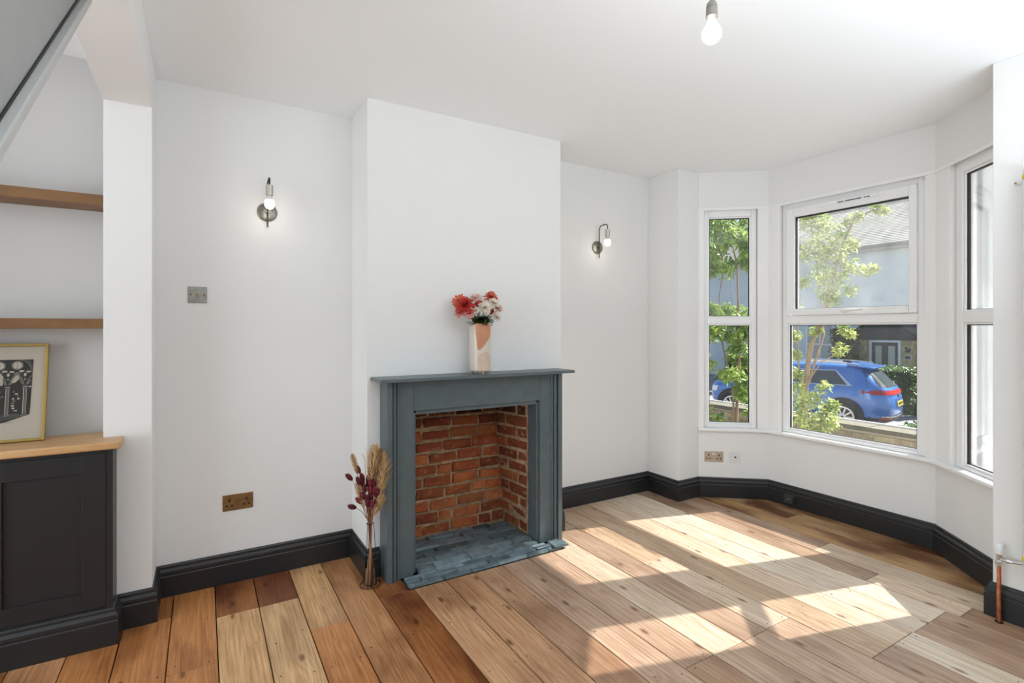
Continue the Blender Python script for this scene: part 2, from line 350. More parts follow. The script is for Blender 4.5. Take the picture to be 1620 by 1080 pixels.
# ------------------------------------------------------------------ windows
def frame_ring(m, t0, t1, z0, z1, wl, wr, wb, wt, n0, n1):
    m.box(t0, t0+wl, n0, n1, z0, z1); m.box(t1-wr, t1, n0, n1, z0, z1)
    m.box(t0+wl, t1-wr, n0, n1, z0, z0+wb); m.box(t0+wl, t1-wr, n0, n1, z1-wt, z1)
def window(name, F, t0, t1, g, casement=False, label=''):
    root = empty(name, F(Vector(((t0+t1)/2, .05, .569)))); kind(root)
    gl, gr, zb, zm0, zm1, zt = g
    m = MB(F); z0, z1 = .5695, 2.3915
    frame_ring(m, t0+.0015, t1-.0015, z0, z1, gl-t0, t1-gr, zb-z0, z1-zt, .030, .097)
    m.box(gl, gr, .030, .097, zm0, zm1); m.build('frame', M['upvc'], root, bevel=.004)
    # stepped glazing beads
    for za, zz in ((zb, zm0), (zm1, zt)):
        if casement and za == zm1: continue
        b = MB(F); frame_ring(b, gl, gr, za, zz, .012, .012, .012, .012, .040, .082); b.build('glazing_bead', M['upvc'], root, bevel=.003)
        k = MB(F); frame_ring(k, gl+.012, gr-.012, za+.012, zz-.012, .005, .005, .003, .005, .050, .067); k.build('gasket', M['gasket'], root)
        p = MB(F); p.box(gl+.013, gr-.013, .056, .060, za+.013, zz-.013); p.build('pane', M['glass'], root)
    return root
window('window_1', F1, .048, .469, (.084, .428, .600, 1.432, 1.485, 2.326))
w3 = window('window_3', F3, .145, .638, (.204, .590, .588, 1.432, 1.494, 2.322))
w2 = window('window_2', F2, .102, 1.070, (.142, 1.024, .594, 1.435, 1.497, 2.342), casement=True)
# opening casement in the upper half: proud sash, dusty pane, trickle vent, white handle
m = MB(F2); frame_ring(m, .146, 1.023, 1.499, 2.340, .060, .046, .048, .07, .010, .085)
sash = m.build('casement_sash', M['upvc'], w2, bevel=.006)
k = MB(F2); frame_ring(k, .206, .977, 1.547, 2.270, .006, .005, .003, .007, .034, .062); k.build('gasket', M['gasket'], sash)
p = MB(F2); p.box(.207, .976, .048, .052, 1.548, 2.269); p.build('pane', M['dustyglass'], sash)
v = MB(F2); v.box(.40, .80, -.002, .010, 2.308, 2.330); vent = v.build('trickle_vent', M['upvc'], w2, bevel=.004)
v = MB(F2)
for a, b in ((.54, .58), (.59, .70), (.715, .732), (.737, .752)): v.box(a, b, -.0035, -.0022, 2.312, 2.318)
v.build('vent_slot', M['black'], vent)
h = MB(F2); h.box(.565, .605, -.002, .010, 1.512, 1.532); h.tube([(.585, -.002, 1.522), (.585, -.021, 1.522)], .008, 10)
hd = h.build('handle', M['whiteplastic'], w2, bevel=.002)
h = MB(F2); h.tube([(.585, -.019, 1.522), (.62, -.022, 1.524), (.72, -.022, 1.53)], [.008, .0075, .006], 10); h.build('lever', M['whiteplastic'], hd, smooth=True)
h = MB(F2); h.lathe([(.004, 0), (.004, .003)], (.572, -.0025, 1.522), 8, (0, -1, 0)); h.build('keyhole', M['pewter'], hd)

# ------------------------------------------------------------------ baseboards
PROF = [(0, 0), (.022, 0), (.022, .104), (.0195, .108), (.0195, .114), (.0215, .118), (.0205, .130), (.014, .139), (.0105, .143), (.0105, .148), (.0095, .154), (.006, .160), (0, .162)]
def skirt(name, path): return kind(MB().sweep(path, PROF).build(name, M['dark'], smooth=False))
skirt('baseboard_back', [(-.338, 3.012), (-.205, 3.012), (-.205, 3.26), (.795, 3.26), (.795, 2.915), (.862, 2.915)])
skirt('baseboard_front', [(2.049, 2.915), (2.13, 2.915), (2.13, 3.26), (XF, 3.26), (XF, 2.925), P0, P1, P2, (P3[0]+.016, P3[1]+.0175)])
skirt('baseboard_right', [(3.505, .932), (XF, .975), (XF, -.7)])

# ------------------------------------------------------------------ floor of individual pine boards
sub = MB().prism([(-4, -.9), (3.75, -.9), (3.75, .74), (4.1, 1.4), (4.1, 2.66), (3.7, 3.4), (-4, 3.4)], -.08, -.030)
floor = kind(sub.build('floor', mat('underfloor_dark', (.012, .009, .007), .9)))
seams = [-2.545, -2.36, -2.175, -1.99, -1.805, -1.62, -1.435, -1.25, -1.062, -.875, -.682, -.497, -.317, -.127, .058, .245, .43, .606, .789, .976, 1.16, 1.337, 1.52, 1.705, 1.885, 2.08, 2.258, 2.44, 2.635, 2.815, 2.985, 3.16, 3.313, 3.515, 3.70, 3.885, 4.0]
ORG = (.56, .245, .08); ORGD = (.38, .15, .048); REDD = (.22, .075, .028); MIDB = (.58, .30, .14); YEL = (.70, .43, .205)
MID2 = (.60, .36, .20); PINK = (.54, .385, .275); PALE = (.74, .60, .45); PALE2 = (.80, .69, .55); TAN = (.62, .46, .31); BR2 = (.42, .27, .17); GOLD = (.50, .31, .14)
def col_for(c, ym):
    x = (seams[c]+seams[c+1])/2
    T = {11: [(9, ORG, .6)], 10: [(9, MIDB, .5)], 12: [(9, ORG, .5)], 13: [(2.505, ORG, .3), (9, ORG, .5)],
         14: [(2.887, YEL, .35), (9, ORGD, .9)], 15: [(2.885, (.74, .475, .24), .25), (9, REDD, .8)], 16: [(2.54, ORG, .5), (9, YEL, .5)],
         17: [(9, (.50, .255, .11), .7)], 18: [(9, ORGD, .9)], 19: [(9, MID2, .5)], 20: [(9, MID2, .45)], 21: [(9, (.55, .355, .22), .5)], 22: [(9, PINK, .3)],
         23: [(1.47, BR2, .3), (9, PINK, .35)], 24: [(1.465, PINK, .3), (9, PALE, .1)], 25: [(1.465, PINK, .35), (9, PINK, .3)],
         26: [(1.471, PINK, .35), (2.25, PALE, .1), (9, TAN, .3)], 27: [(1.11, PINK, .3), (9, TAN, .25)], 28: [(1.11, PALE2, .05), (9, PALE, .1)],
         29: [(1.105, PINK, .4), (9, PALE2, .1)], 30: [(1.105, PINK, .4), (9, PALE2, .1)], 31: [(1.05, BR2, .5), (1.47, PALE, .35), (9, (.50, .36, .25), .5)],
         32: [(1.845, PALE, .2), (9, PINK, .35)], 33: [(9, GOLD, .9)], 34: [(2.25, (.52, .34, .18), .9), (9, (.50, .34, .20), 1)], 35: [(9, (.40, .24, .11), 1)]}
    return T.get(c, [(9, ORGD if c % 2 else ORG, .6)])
def yrange(x, a, b):
    """y limits of the boards at a given x (under the skirtings)"""
    if x < -.391: hi = 3.10 if x > -1.5 else 2.79
    elif x < -.205: hi = 3.0
    elif x < .795: hi = 3.25
    elif x < 2.13: hi = 2.66 if .952 < x < 1.973 else 2.905
    elif x < XF: hi = 3.25
    elif x < 3.555: hi = 2.915
    else: hi = 2.915-(x-3.555)/.425*.35
    if x < XF: lo = -.69
    elif x < 3.51: lo = .975-(x-XF)/.195*.045+.01
    else: lo = .94+(x-3.51)/.47*.517
    return lo, hi
nails = MB()
def board(a, b, y0a, y1a, y0b, y1b, col, blot):
    g = .0022; a += g; b -= g; zt = random.uniform(-.0012, .0)
    bx = MB(); bv = .0015; t = -.028
    pts = [(a, y0a), (b, y0b), (b, y1b), (a, y1a)]
    ins = [(a+bv, y0a+bv), (b-bv, y0b+bv), (b-bv, y1b-bv), (a+bv, y1a-bv)]
    vs = [(x, y, t) for x, y in pts]+[(x, y, zt-bv) for x, y in pts]+[(x, y, zt) for x, y in ins]
    fs = [(3, 2, 1, 0), (8, 9, 10, 11)]+[(i, (i+1) % 4, 4+(i+1) % 4, 4+i) for i in range(4)]+[(4+i, 4+(i+1) % 4, 8+(i+1) % 4, 8+i) for i in range(4)]
    bx.add(vs, fs)
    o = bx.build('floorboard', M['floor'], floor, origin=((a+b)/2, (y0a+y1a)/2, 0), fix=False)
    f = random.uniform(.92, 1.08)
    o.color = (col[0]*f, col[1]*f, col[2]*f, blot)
JO = [-.5, -.1, .32, .72, 1.11, 1.47, 1.845, 2.25, 2.54, 2.887, 3.2]
for c in range(len(seams)-1):
    a, b = seams[c], seams[c+1]; segs = []
    # split where the outline of the room steps inside this board
    cuts = sorted({a, b} | {q for q in (-.391, -.205, .795, .952, 1.973, 2.13, XF, 3.51, 3.555) if a+.012 < q < b-.012})
    xm = (a+b)/2; parts = col_for(c, 0)
    rng = [yrange(a+.001, 0, 0), yrange(xm, 0, 0), yrange(b-.001, 0, 0)]
    if a > 3.3: loa, hia = yrange(a+.002, 0, 0); lob, hib = yrange(b-.002, 0, 0)
    else: loa = lob = max(q[0] for q in rng); hia = hib = (min(q[1] for q in rng) if c not in (24,) else 2.66)
    ylo = None
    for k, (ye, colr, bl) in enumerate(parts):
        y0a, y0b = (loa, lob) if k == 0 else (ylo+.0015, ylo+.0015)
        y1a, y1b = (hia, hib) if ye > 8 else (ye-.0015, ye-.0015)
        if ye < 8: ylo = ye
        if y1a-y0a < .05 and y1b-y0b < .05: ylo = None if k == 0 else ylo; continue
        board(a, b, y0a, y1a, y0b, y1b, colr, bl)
    # fill strips left in steps of the outline (short offcuts beside piers and hearth)
    for q0, q1 in zip(cuts, cuts[1:]):
        l, h = yrange((q0+q1)/2, 0, 0)
        if a <= 3.3 and h-hia > .04: board(q0, q1, hia+.001, h, hia+.001, h, parts[-1][1], parts[-1][2])
    for yj in JO:
        l, h = yrange(xm, 0, 0)
        if l+.03 < yj < h-.03 and -.9 < xm:
            for fx in (.18, .82):
                if random.random() < .8:
                    nx = a+(b-a)*fx+random.uniform(-.008, .008); ny = yj+.02*random.choice((-1, 1))+random.uniform(-.006, .006); r = random.uniform(.0028, .0045)
                    nails.add([(nx+r*math.cos(q*math.pi/3), ny+r*math.sin(q*math.pi/3), .0004) for q in range(6)], [tuple(range(6))])
kind(nails.build('nail_head', M['black'], floor, fix=False), 'stuff')

# ------------------------------------------------------------------ brick lining of the fireplace (parts of the chimney wall)
def piece(du, dv, dn, ch, jit):
    """one rough block: (u,v) face, n = outwards; face is bevelled and uneven"""
    j = lambda s=1: random.uniform(-jit, jit)*s
    R = [(-du/2, -dv/2), (du/2, -dv/2), (du/2, dv/2), (-du/2, dv/2)]
    back = [(u, v, 0) for u, v in R]; mid = [(u+j(), v+j(), dn-ch+j(.5)) for u, v in R]
    ins = [(u*(1-2*ch/du)+j(), v*(1-2*ch/dv)+j(), dn+j(.7)) for u, v in R]
    return back+mid+ins, [(3, 2, 1, 0), (8, 9, 10, 11)]+[(i, (i+1) % 4, 4+(i+1) % 4, 4+i) for i in range(4)]+[(4+i, 4+(i+1) % 4, 8+(i+1) % 4, 8+i) for i in range(4)]
FBX0, FBX1 = 1.036, 1.884; YB = 3.262
mo = MB().box(FBX0, FBX1, YB, 3.329, 0, .959); mo.box(1.8815, 1.8845, 2.93, YB, 0, .959); mo.box(1.0355, 1.047, 2.93, YB, 0, .959)
mo.build('mortar_bed', M['mortar'], breast)
def lean(x, y, z): # the lining closes in towards the back as it rises
    k = max(0, min(1, (y-2.94)/.3)); return -.085*k*(z/.9) if x > 1.5 else .04*k*(z/.9)
mortar_cheek = MB()
for s in (1,):
    N = 10
    vs = []
    for i in range(N+1):
        for jx in range(N+1):
            y = 2.932+(YB-2.932)*i/N; z = .0+.958*jx/N; vs.append((1.879+lean(2, y, z), y, z))
    fs = [(i*(N+1)+j, (i+1)*(N+1)+j, (i+1)*(N+1)+j+1, i*(N+1)+j+1) for i in range(N) for j in range(N)]
    mortar_cheek.add(vs, fs)
mc = mortar_cheek.build('mortar_bed', M['mortar'], breast, fix=False); sol = mc.modifiers.new('t', 'SOLIDIFY'); sol.thickness = .006; sol.offset = -1
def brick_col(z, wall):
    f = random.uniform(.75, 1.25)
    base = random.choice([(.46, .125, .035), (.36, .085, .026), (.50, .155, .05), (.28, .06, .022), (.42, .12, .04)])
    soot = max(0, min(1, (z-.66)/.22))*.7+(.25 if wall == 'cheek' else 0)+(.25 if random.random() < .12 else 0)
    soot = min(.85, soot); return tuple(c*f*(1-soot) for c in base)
ch = .0785; z = .028; row = 0
while z < .94:
    hgt = min(ch-.019, .955-z); x = FBX0+.004; off = [0, .11, .05, .16][row % 4]
    first = True
    while x < FBX1-.03:
        wd = (off if first and off else random.choice([.205, .215, .21, .105 if random.random() < .4 else .2])); first = False
        if x+wd > FBX1-.01: wd = FBX1-.012-x
        if wd > .03:
            vs, fs = piece(wd-.016, hgt+random.uniform(-.004, .004), .015+random.uniform(-.006, .007), .006, .0075)
            sag = random.uniform(-.003, .003); cx = x+wd/2; cz = z+hgt/2+sag; rot = random.uniform(-.015, .015)
            b = MB(lambda p: Vector((cx+p.x*math.cos(rot)-p.y*math.sin(rot), YB+.004-p.z, cz+p.y*math.cos(rot)+p.x*math.sin(rot)))); b.add(vs, fs)
            o = b.build('brick', M['brick'], breast, origin=(cx, YB, cz)); o.color = (*brick_col(cz, 'back'), 1)
        x += wd
    for side in (1, -1):
        y = 2.936; first = True
        while y < YB-.03:
            wd = (.10 if (row % 2) == 0 and first else .205); first = False
            if y+wd > YB-.012: wd = YB-.014-y
            if wd > .03:
                vs, fs = piece(wd-.016, hgt+random.uniform(-.004, .004), .012+random.uniform(-.004, .005), .005, .005); cy = y+wd/2; cz = z+hgt/2
                def xf(p, cy=cy, cz=cz, side=side):
                    yy = cy+p.x; zz = cz+p.y; xx = (1.880 if side > 0 else 1.044)-side*p.z; return Vector((xx+lean(xx, yy, zz), yy, zz))
                b = MB(xf); b.add(vs, fs); o = b.build('brick', M['brick'], breast, origin=((1.87 if side > 0 else 1.05)+lean(1.5+side, cy, cz), cy, cz)); o.color = (*brick_col(cz, 'cheek'), 1)
            y += wd
    z += ch; row += 1
MB().box(1.036, 1.884, 2.935, 3.25, .945, .959).build('lintel_soffit', M['soot'], breast)

# ------------------------------------------------------------------ slate hearth
hearth = empty('hearth', (1.46, 2.9, 0), 'low hearth of uneven blue-grey slate tiles under the fireplace opening', 'hearth')
MB().prism([(.950, 2.664), (1.975, 2.664), (1.975, 2.77), (1.862, 2.77), (1.862, 3.238), (1.06, 3.238), (1.06, 2.77), (.950, 2.77)], -.029, .004).build('mortar_bed', mat('hearth_mortar', (.035, .03, .026), .9, bump=.5, bscale=40), hearth)
hd = MB(); hd.box(.89, 1.025, 2.90, 2.915, -.029, .001)
def tile(x0, x1, y0, y1, z, th, tilt=0, rz=0, dark=1.0):
    vs, fs = piece(x1-x0-.007, y1-y0-.006, th, .002, .003); cx, cy = (x0+x1)/2, (y0+y1)/2
    R = Matrix.Rotation(rz, 3, 'Z') @ Matrix.Rotation(tilt, 3, 'Y') @ Matrix.Rotation(random.uniform(-.03, .015), 3, 'X')
    b = MB(lambda p: Vector((cx, cy, z))+R @ p); b.add(vs, fs)
    o = b.build('slate_tile', M['slate'], hearth, origin=(cx, cy, z)); f = random.uniform(.55, 1.4)*dark
    o.color = (.20*f, .275*f, .30*f, 1)
ys = [2.662, 2.700, 2.742, 2.7785, 2.86, 2.93, 2.995, 3.06, 3.125, 3.185, 3.236]
for i in range(len(ys)-1):
    y0, y1 = ys[i], ys[i+1]; inside = y0 > 2.74
    xa, xb = (.948, 1.972) if i == 0 else (.952, 1.93) if i == 1 else (1.052, 1.862)
    if i == 2: xa, xb = .956, 1.90
    x = xa; first = True
    while x < xb-.01:
        wd = random.uniform(.14, .24)*(1 if i < 9 else .8)
        if first and i % 2: wd *= .5
        first = False
        if xb-(x+wd) < .06: wd = xb-x
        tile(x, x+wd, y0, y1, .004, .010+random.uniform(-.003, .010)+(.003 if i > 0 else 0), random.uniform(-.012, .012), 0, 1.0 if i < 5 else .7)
        x += wd
tile(1.90, 2.01, 2.655, 2.735, .018, .010, .03, -.10); tile(1.915, 2.0, 2.742, 2.776, .010, .010, .0, -.04)

# ------------------------------------------------------------------ fireplace surround
fs_ = empty('fireplace_surround', (1.455, 2.86, 0), 'slate grey painted wooden fireplace surround with a mantel shelf', 'fireplace')
LZ = 1.1045
def leg(s):
    # s=+1 left leg, mirrored about x=1.4555 for the right one
    X = (lambda x: x) if s > 0 else (lambda x: 2.911-x)
    f = lambda pts: [(X(x), y) for x, y in pts] if s > 0 else [(X(x), y) for x, y in pts][::-1]
    m = MB(); m.prism(f([(.866, 2.9145), (.866, 2.780), (.896, 2.780), (.896, 2.800), (.900, 2.800), (.9005, 2.795), (.904, 2.789), (.9095, 2.786), (.915, 2.788), (.9195, 2.793), (.921, 2.804), (.927, 2.804), (.9275, 2.799), (.9305, 2.796), (.9345, 2.797), (.937, 2.801), (.938, 2.806), (1.0255, 2.806), (1.0255, 2.9145)]), .0, LZ)
    m.build('jamb', M['surround'], fs_)
    m = MB(); m.prism(f([(1.0262, 2.9145), (1.0262, 2.822), (1.044, 2.822), (1.044, 2.9145)]), .006, .918)
    m.build('inner_slip', M['surround'], fs_, bevel=.001)
leg(1); leg(-1)
MB().box(1.0262, 1.8848, 2.807, 2.9145, .930, LZ).build('frieze', M['surround'], fs_, bevel=.001)
MB().box(1.0448, 1.8662, 2.822, 2.9145, .905, .9295).build('inner_slip', M['surround'], fs_, bevel=.001)
MB().box(.812, 2.10, 2.715, 2.9145, 1.105, 1.1235).build('mantel_shelf', M['surround'], fs_, bevel=.0015)

# ------------------------------------------------------------------ cabinet, worktop, shelves
cab = empty('alcove_cabinet', (-.9, 3.04, 0), 'charcoal shaker cupboard built into the left alcove', 'cabinet')
CX0, CX1, CF = -1.49, -.341, 2.893
m = MB(); m.box(CX0, CX1, CF+.02, 3.011, .0, .862); m.build('carcass', M['dark'], cab)
m = MB(); m.box(CX1-.0235, CX1, CF, CF+.0195, .16, .862); m.box(CX0, CX0+.03, CF, CF+.0195, .16, .862)
m.box(CX0+.03, CX1-.0235, CF, CF+.0195, .848, .862); m.box(CX0+.03, CX1-.0235, CF, CF+.0195, .16, .166); m.build('face_frame', M['dark'], cab)
def door(x0, x1):
    z0, z1 = .168, .846; m = MB(); sw = .085
    frame_ring(m, x0, x1, z0, z1, sw, sw, .075, .08, CF+.001, CF+.0195)
    d = m.build('door', M['dark'], cab, bevel=.001)
    MB().box(x0+sw, x1-sw, CF+.0125, CF+.0190, z0+.075, z1-.08).build('door_panel', M['dark'], d)
door(-.79, -.3665); door(-1.2155, -.793)
skirt_c = MB().sweep([(CX0, CF), (CX1, CF), (CX1, 3.011)], [(o, z) for o, z in PROF]).build('plinth', M['dark'], cab)
wt = MB()
prof = [(2.879, .8635), (2.868, .868), (2.864, .880), (2.868, .892), (2.878, .898)]
pts = [(CX0, y, z) for y, z in prof]+[(CX0, 3.185, .898), (CX0, 3.185, .8635)]
n = len(pts)
def wx(y): return -.319 if y < 3.0 else -.319
vsA = pts; vsB = [(-.319+(.0 if y > 2.87 else -.004), y, z) for _, y, z in pts]
wt.add(vsA+vsB, [tuple(range(n)), tuple(range(2*n-1, n-1, -1))]+[(i, n+i, n+(i+1) % n, (i+1) % n) for i in range(n)])
# worktop stops at the pier: front lip returns in front of it
wt = MB(); A = [(-1.49, 3.18), (-1.49, 2.87), (-.313, 2.87), (-.313, 3.0105), (-.3925, 3.0105), (-.3925, 3.18)][::-1]
wt.prism(A, .8635, .898)
tag(wt.build('worktop', M['worktop'], bevel=.009, seg=4), 'thick pale oak worktop with rounded nose on the charcoal cupboard', 'worktop')
tag(MB().box(-1.49, -.3925, 3.02, 3.189, 1.963, 2.012).build('shelf', M['shelf'], bevel=.003), 'upper stained wooden shelf in the left alcove', 'shelf', 'alcove shelves')
tag(MB().box(-1.49, -.3925, 3.02, 3.189, 1.397, 1.442).build('shelf', M['shelf'], bevel=.003), 'lower stained wooden shelf in the left alcove, above the framed print', 'shelf', 'alcove shelves')

# framed print leaning on the alcove wall
FW, FH = .335, .435
fr = empty('picture_frame', (-.605-FW/2, 3.075, .8985), 'gold framed black and white print of stone arches leaning on the worktop', 'picture')
fr.rotation_euler = (math.radians(-10.5), 0, 0)
def loc_part(m, name, ma, par=None, **k):
    q = par or fr; WO[q.name] = Vector((0, 0, 0)); o = m.build(name, ma, q, origin=(0, 0, 0), **k); return o
m = MB(); frame_ring(m, -FW/2, FW/2, 0, FH, .012, .012, .012, .012, -.018, .004)
# frame_ring writes (t, n, z): t=x, n=y
loc_part(m, 'frame', M['gold'], bevel=.0015)
loc_part(MB().box(-FW/2+.012, FW/2-.012, -.006, .002, .012, FH-.012), 'paper', M['paper'])
pr = MB(); Z = lambda z: z
x0, x1, zt_ = -.118, .1165, .364
pr.add([(x0, -.0068, .062), (.03, -.0068, .088), (.085, -.0068, .108), (x1-.006, -.0068, .118), (x1-.004, -.0068, .15), (x1, -.0068, zt_), (x0, -.0068, zt_)], [(0, 1, 2, 3, 4, 5, 6)])
ink = loc_part(pr, 'print', M['ink'], fix=False)
wp = MB(); gp_ = MB()
def poly(pts, y=-.0073, m_=None): (m_ or wp).add([(a, y, b) for a, b in pts], [tuple(range(len(pts)))])
def ell(cx, cz, rx, rz, n=12, m_=None, y=-.0073): poly([(cx+rx*math.cos(2*math.pi*k/n)*(1+.12*(k % 2)), cz+rz*math.sin(2*math.pi*k/n)) for k in range(n)], y, m_)
def ribbon(pts, w, m_=None, y=-.0073):
    for a, b in zip(pts, pts[1:]):
        d = Vector((b[0]-a[0], b[1]-a[1])).normalized(); n = Vector((-d.y, d.x))*w/2
        poly([(a[0]+n.x, a[1]+n.y), (b[0]+n.x, b[1]+n.y), (b[0]-n.x, b[1]-n.y), (a[0]-n.x, a[1]-n.y)], y, m_)
for cx in (-.086, -.026, .034, .092):      # columns, capitals and arch ribs of the arcade
    ribbon([(cx-.0045, .122), (cx-.0045, .236)], .0028); ribbon([(cx+.0005, .122), (cx+.0005, .236)], .0022, gp_); ribbon([(cx+.005, .122), (cx+.005, .236)], .0018)
    ribbon([(cx-.010, .116), (cx+.010, .118)], .004, gp_); ribbon([(cx-.009, .241), (cx+.009, .241)], .003); ribbon([(cx-.007, .248), (cx+.007, .248)], .002, gp_)
    for s_ in (-1, 1):
        for w_ in range(4):
            P_ = [(cx+s_*(.003+.0022*w_), .252), (cx+s_*(.007+.004*w_), .272), (cx+s_*(.016+.005*w_), .292), (cx+s_*(.029+.0045*w_), .308)]
            P_ = [q for q in P_ if q[0] < x1-.002]
            if len(P_) > 1: ribbon(P_, .0011, wp if w_ % 2 else gp_)
for cx, cz in ((-.056, .334), (.004, .336), (.063, .338)):      # tracery roundels
    ell(cx, cz, .019, .020, 16, gp_, -.0071); ell(cx, cz, .0165, .0175, 16, None, -.0072) if False else None
    ell(cx, cz, .0145, .0155, 14, None, -.0073)
    d_ = MB(); 
    ribbon([(cx-.003, cz-.016), (cx+.002, cz), (cx-.002, cz+.016)], .0022, gp_, -.0075)
for cx in (-.026, .034, .09):
    ell(cx-.012, .312, .009, .0045, 10); ell(cx+.011, .309, .008, .004, 10); ell(cx, .296, .0048, .008, 9); ell(cx, .276, .004, .006, 8, gp_)
poly([(.046, .258), (.060, .262), (.073, .282), (.066, .296), (.056, .288), (.047, .272)]); poly([(-.010, .24), (.018, .252), (.018, .29), (.004, .306), (-.008, .292)])
for q in range(9): ribbon([(-.118, .352-.006*q), (-.08+.01*q, .362)], .001, gp_)
for q in range(7): ribbon([(.066+.006*q, .3625), (.1155, .350-.010*q)], .0011, gp_)
for q in range(150):                        # masonry seen through the arches
    row = random.randint(0, 11); bx_ = random.uniform(-.117, .108); bz = .124+row*.0104; wd = random.uniform(.004, .013)
    if min(abs(bx_+wd/2-c) for c in (-.086, -.026, .034, .092)) > .012+wd/2 and bx_+wd < x1-.004: poly([(bx_, bz), (bx_+wd, bz), (bx_+wd, bz+.0062), (bx_, bz+.0062)], -.0071, gp_ if random.random() < .72 else wp)
for q in range(6): ribbon([(-.117, .068+.008*q), (.10-.006*q, .113+.004*q*.5)], .0010, gp_)
loc_part(wp, 'print_lights', M['paper'], fix=False); loc_part(gp_, 'print_tones', M['inkgrey'], fix=False)
wp = MB(); ribbon([(-.06, .084), (-.045, .086)], .0012); loc_part(wp, 'pencil_title', M['pencil'], fix=False)
wp = MB(); ribbon([(.03, .085), (.036, .089), (.041, .084), (.047, .090), (.052, .085), (.062, .087)], .0012)
loc_part(wp, 'signature', M['pencil'], fix=False)
loc_part(MB().box(-FW/2+.012, FW/2-.012, -.0135, -.012, .012, FH-.012), 'glazing', M['clear'])

# ------------------------------------------------------------------ grey stair side hanging under the beam, top left
SX = -.312
st = empty('staircase_side', (SX, 1.2, 1.2), 'grey painted sloping stair side panel hanging in the top left corner', 'staircase')
yA, zA = 2.02, 2.385; sl_ = (2.385-1.70)/(2.02-1.22)
y9 = .35; z9 = zA-(yA-y9)*sl_
m = MB(); m.extr([(SX-.03, y9, z9+.02), (SX-.03, yA-.0, zA+.02), (SX-.03, yA+.01, 2.449), (SX-.03, .9, 2.449), (SX-.03, y9, 2.0)], (.03, 0, 0)); m.build('side_panel', M['stairgrey'], st, bevel=.002)
m = MB(); m.extr([(SX+.0005, y9, z9), (SX+.0005, yA+.02, zA+.02*sl_), (SX+.0005, yA+.012, zA+.040), (SX+.0005, y9, z9+.033)], (.020, 0, 0)); m.build('edge_moulding', M['stairlip'], st, bevel=.003)
m = MB(); m.extr([(SX+.0005, y9, z9+.0335), (SX+.0005, yA+.012, zA+.0415), (SX+.0005, yA+.010, zA+.048), (SX+.0005, y9, z9+.040)], (.003, 0, 0)); m.build('groove_shade_strip', M['black'], st)  # black strip laid on the panel, stands in for the shade of a groove

# ------------------------------------------------------------------ electrics
def plate(name, X, Y, Z, w, h, ma, label, cat, F=None, n0=0):
    """F maps (t, n out of room, z); default party wall"""
    FF = F or (lambda p: Vector((p.x, Y+p.y, p.z)))
    r = empty(name, FF(Vector((X, n0, Z-h/2))), label, cat)
    m = MB(FF); m.box(X-w/2, X+w/2, n0-.006, n0-.0005, Z-h/2, Z+h/2); m.build('plate', ma, r, bevel=.002)
    return r, FF
def socket(name, X, Y, Z, ma, label, F=None, insert=None):
    r, FF = plate(name, X, Y, Z, .150, .088, ma, label, 'socket', F)
    for s in (-1, 1):
        cx = X+s*.042
        for a, b, c, d in ((cx-.0045, cx+.0045, Z+.004, Z+.018), (cx-.018, cx-.007, Z-.021, Z-.012), (cx+.007, cx+.018, Z-.021, Z-.012)):
            k = MB(FF); k.box(a, b, -.0066, -.0058, c, d); k.build('pin_hole', M['black'], r)
    for s in (-1, 1):
        m = MB(FF); m.box(X+s*.009-.006, X+s*.009+.006, -.010, -.006, Z+.014, Z+.030); m.build('rocker_switch', insert or ma, r, bevel=.001)
        m = MB(FF); m.lathe([(.003, 0), (.003, .001)], FF and (X+s*.060, -.006, Z), 8, (0, -1, 0)); m.build('screw', M['pewter'], r)
    return r
socket('double_socket', .1705, 3.26, .436, M['brass'], 'aged brass double socket low on the left alcove wall')
socket('double_socket', .122, 0, .333, M['nickel'], 'satin nickel double socket under the narrow left bay window', F1, M['whiteplastic'])
r, FF = plate('light_switch', -.0215, 3.26, 1.577, .088, .086, M['pewter'], 'square pewter light switch plate on the left alcove wall', 'switch')
m = MB(FF); m.lathe([(.011, 0), (.011, .003), (.006, .003), (.004, .014)], (-.0215, -.006, 1.577), 16, (0, -1, -.3)); m.build('toggle', M['nickel'], r)
for s in (-1, 1):
    m = MB(FF); m.lathe([(.004, 0), (.004, .001)], (-.0215+s*.031, -.006, 1.577), 10, (0, -1, 0)); m.build('screw', M['black'], r)
r, FF = plate('data_outlet', .290, 0, .331, .088, .086, M['whiteplastic'], 'white square outlet plate beside the nickel socket in the bay', 'outlet', F1)
m = MB(FF); m.lathe([(.008, 0), (.006, .0012)], (.292, -.006, .333), 12, (0, -1, 0)); m.build('outlet_hole', M['black'], r)
# small outlet on the bay skirting
r, FF = plate('skirting_outlet', .186, 0, .058, .072, .070, mat('grey_outlet', (.055, .055, .052), .4), 'small dark cable outlet box on the bay skirting board', 'outlet', F2, -.0225)
m = MB(FF); m.box(.222, .245, -.034, -.0225, .026, .088); m.build('cable_cover', M['black'], r, bevel=.002)
m = MB(FF); m.lathe([(.005, 0), (.004, .002)], (.188, -.0285, .058), 10, (0, -1, 0)); m.build('connector', M['nickel'], r)

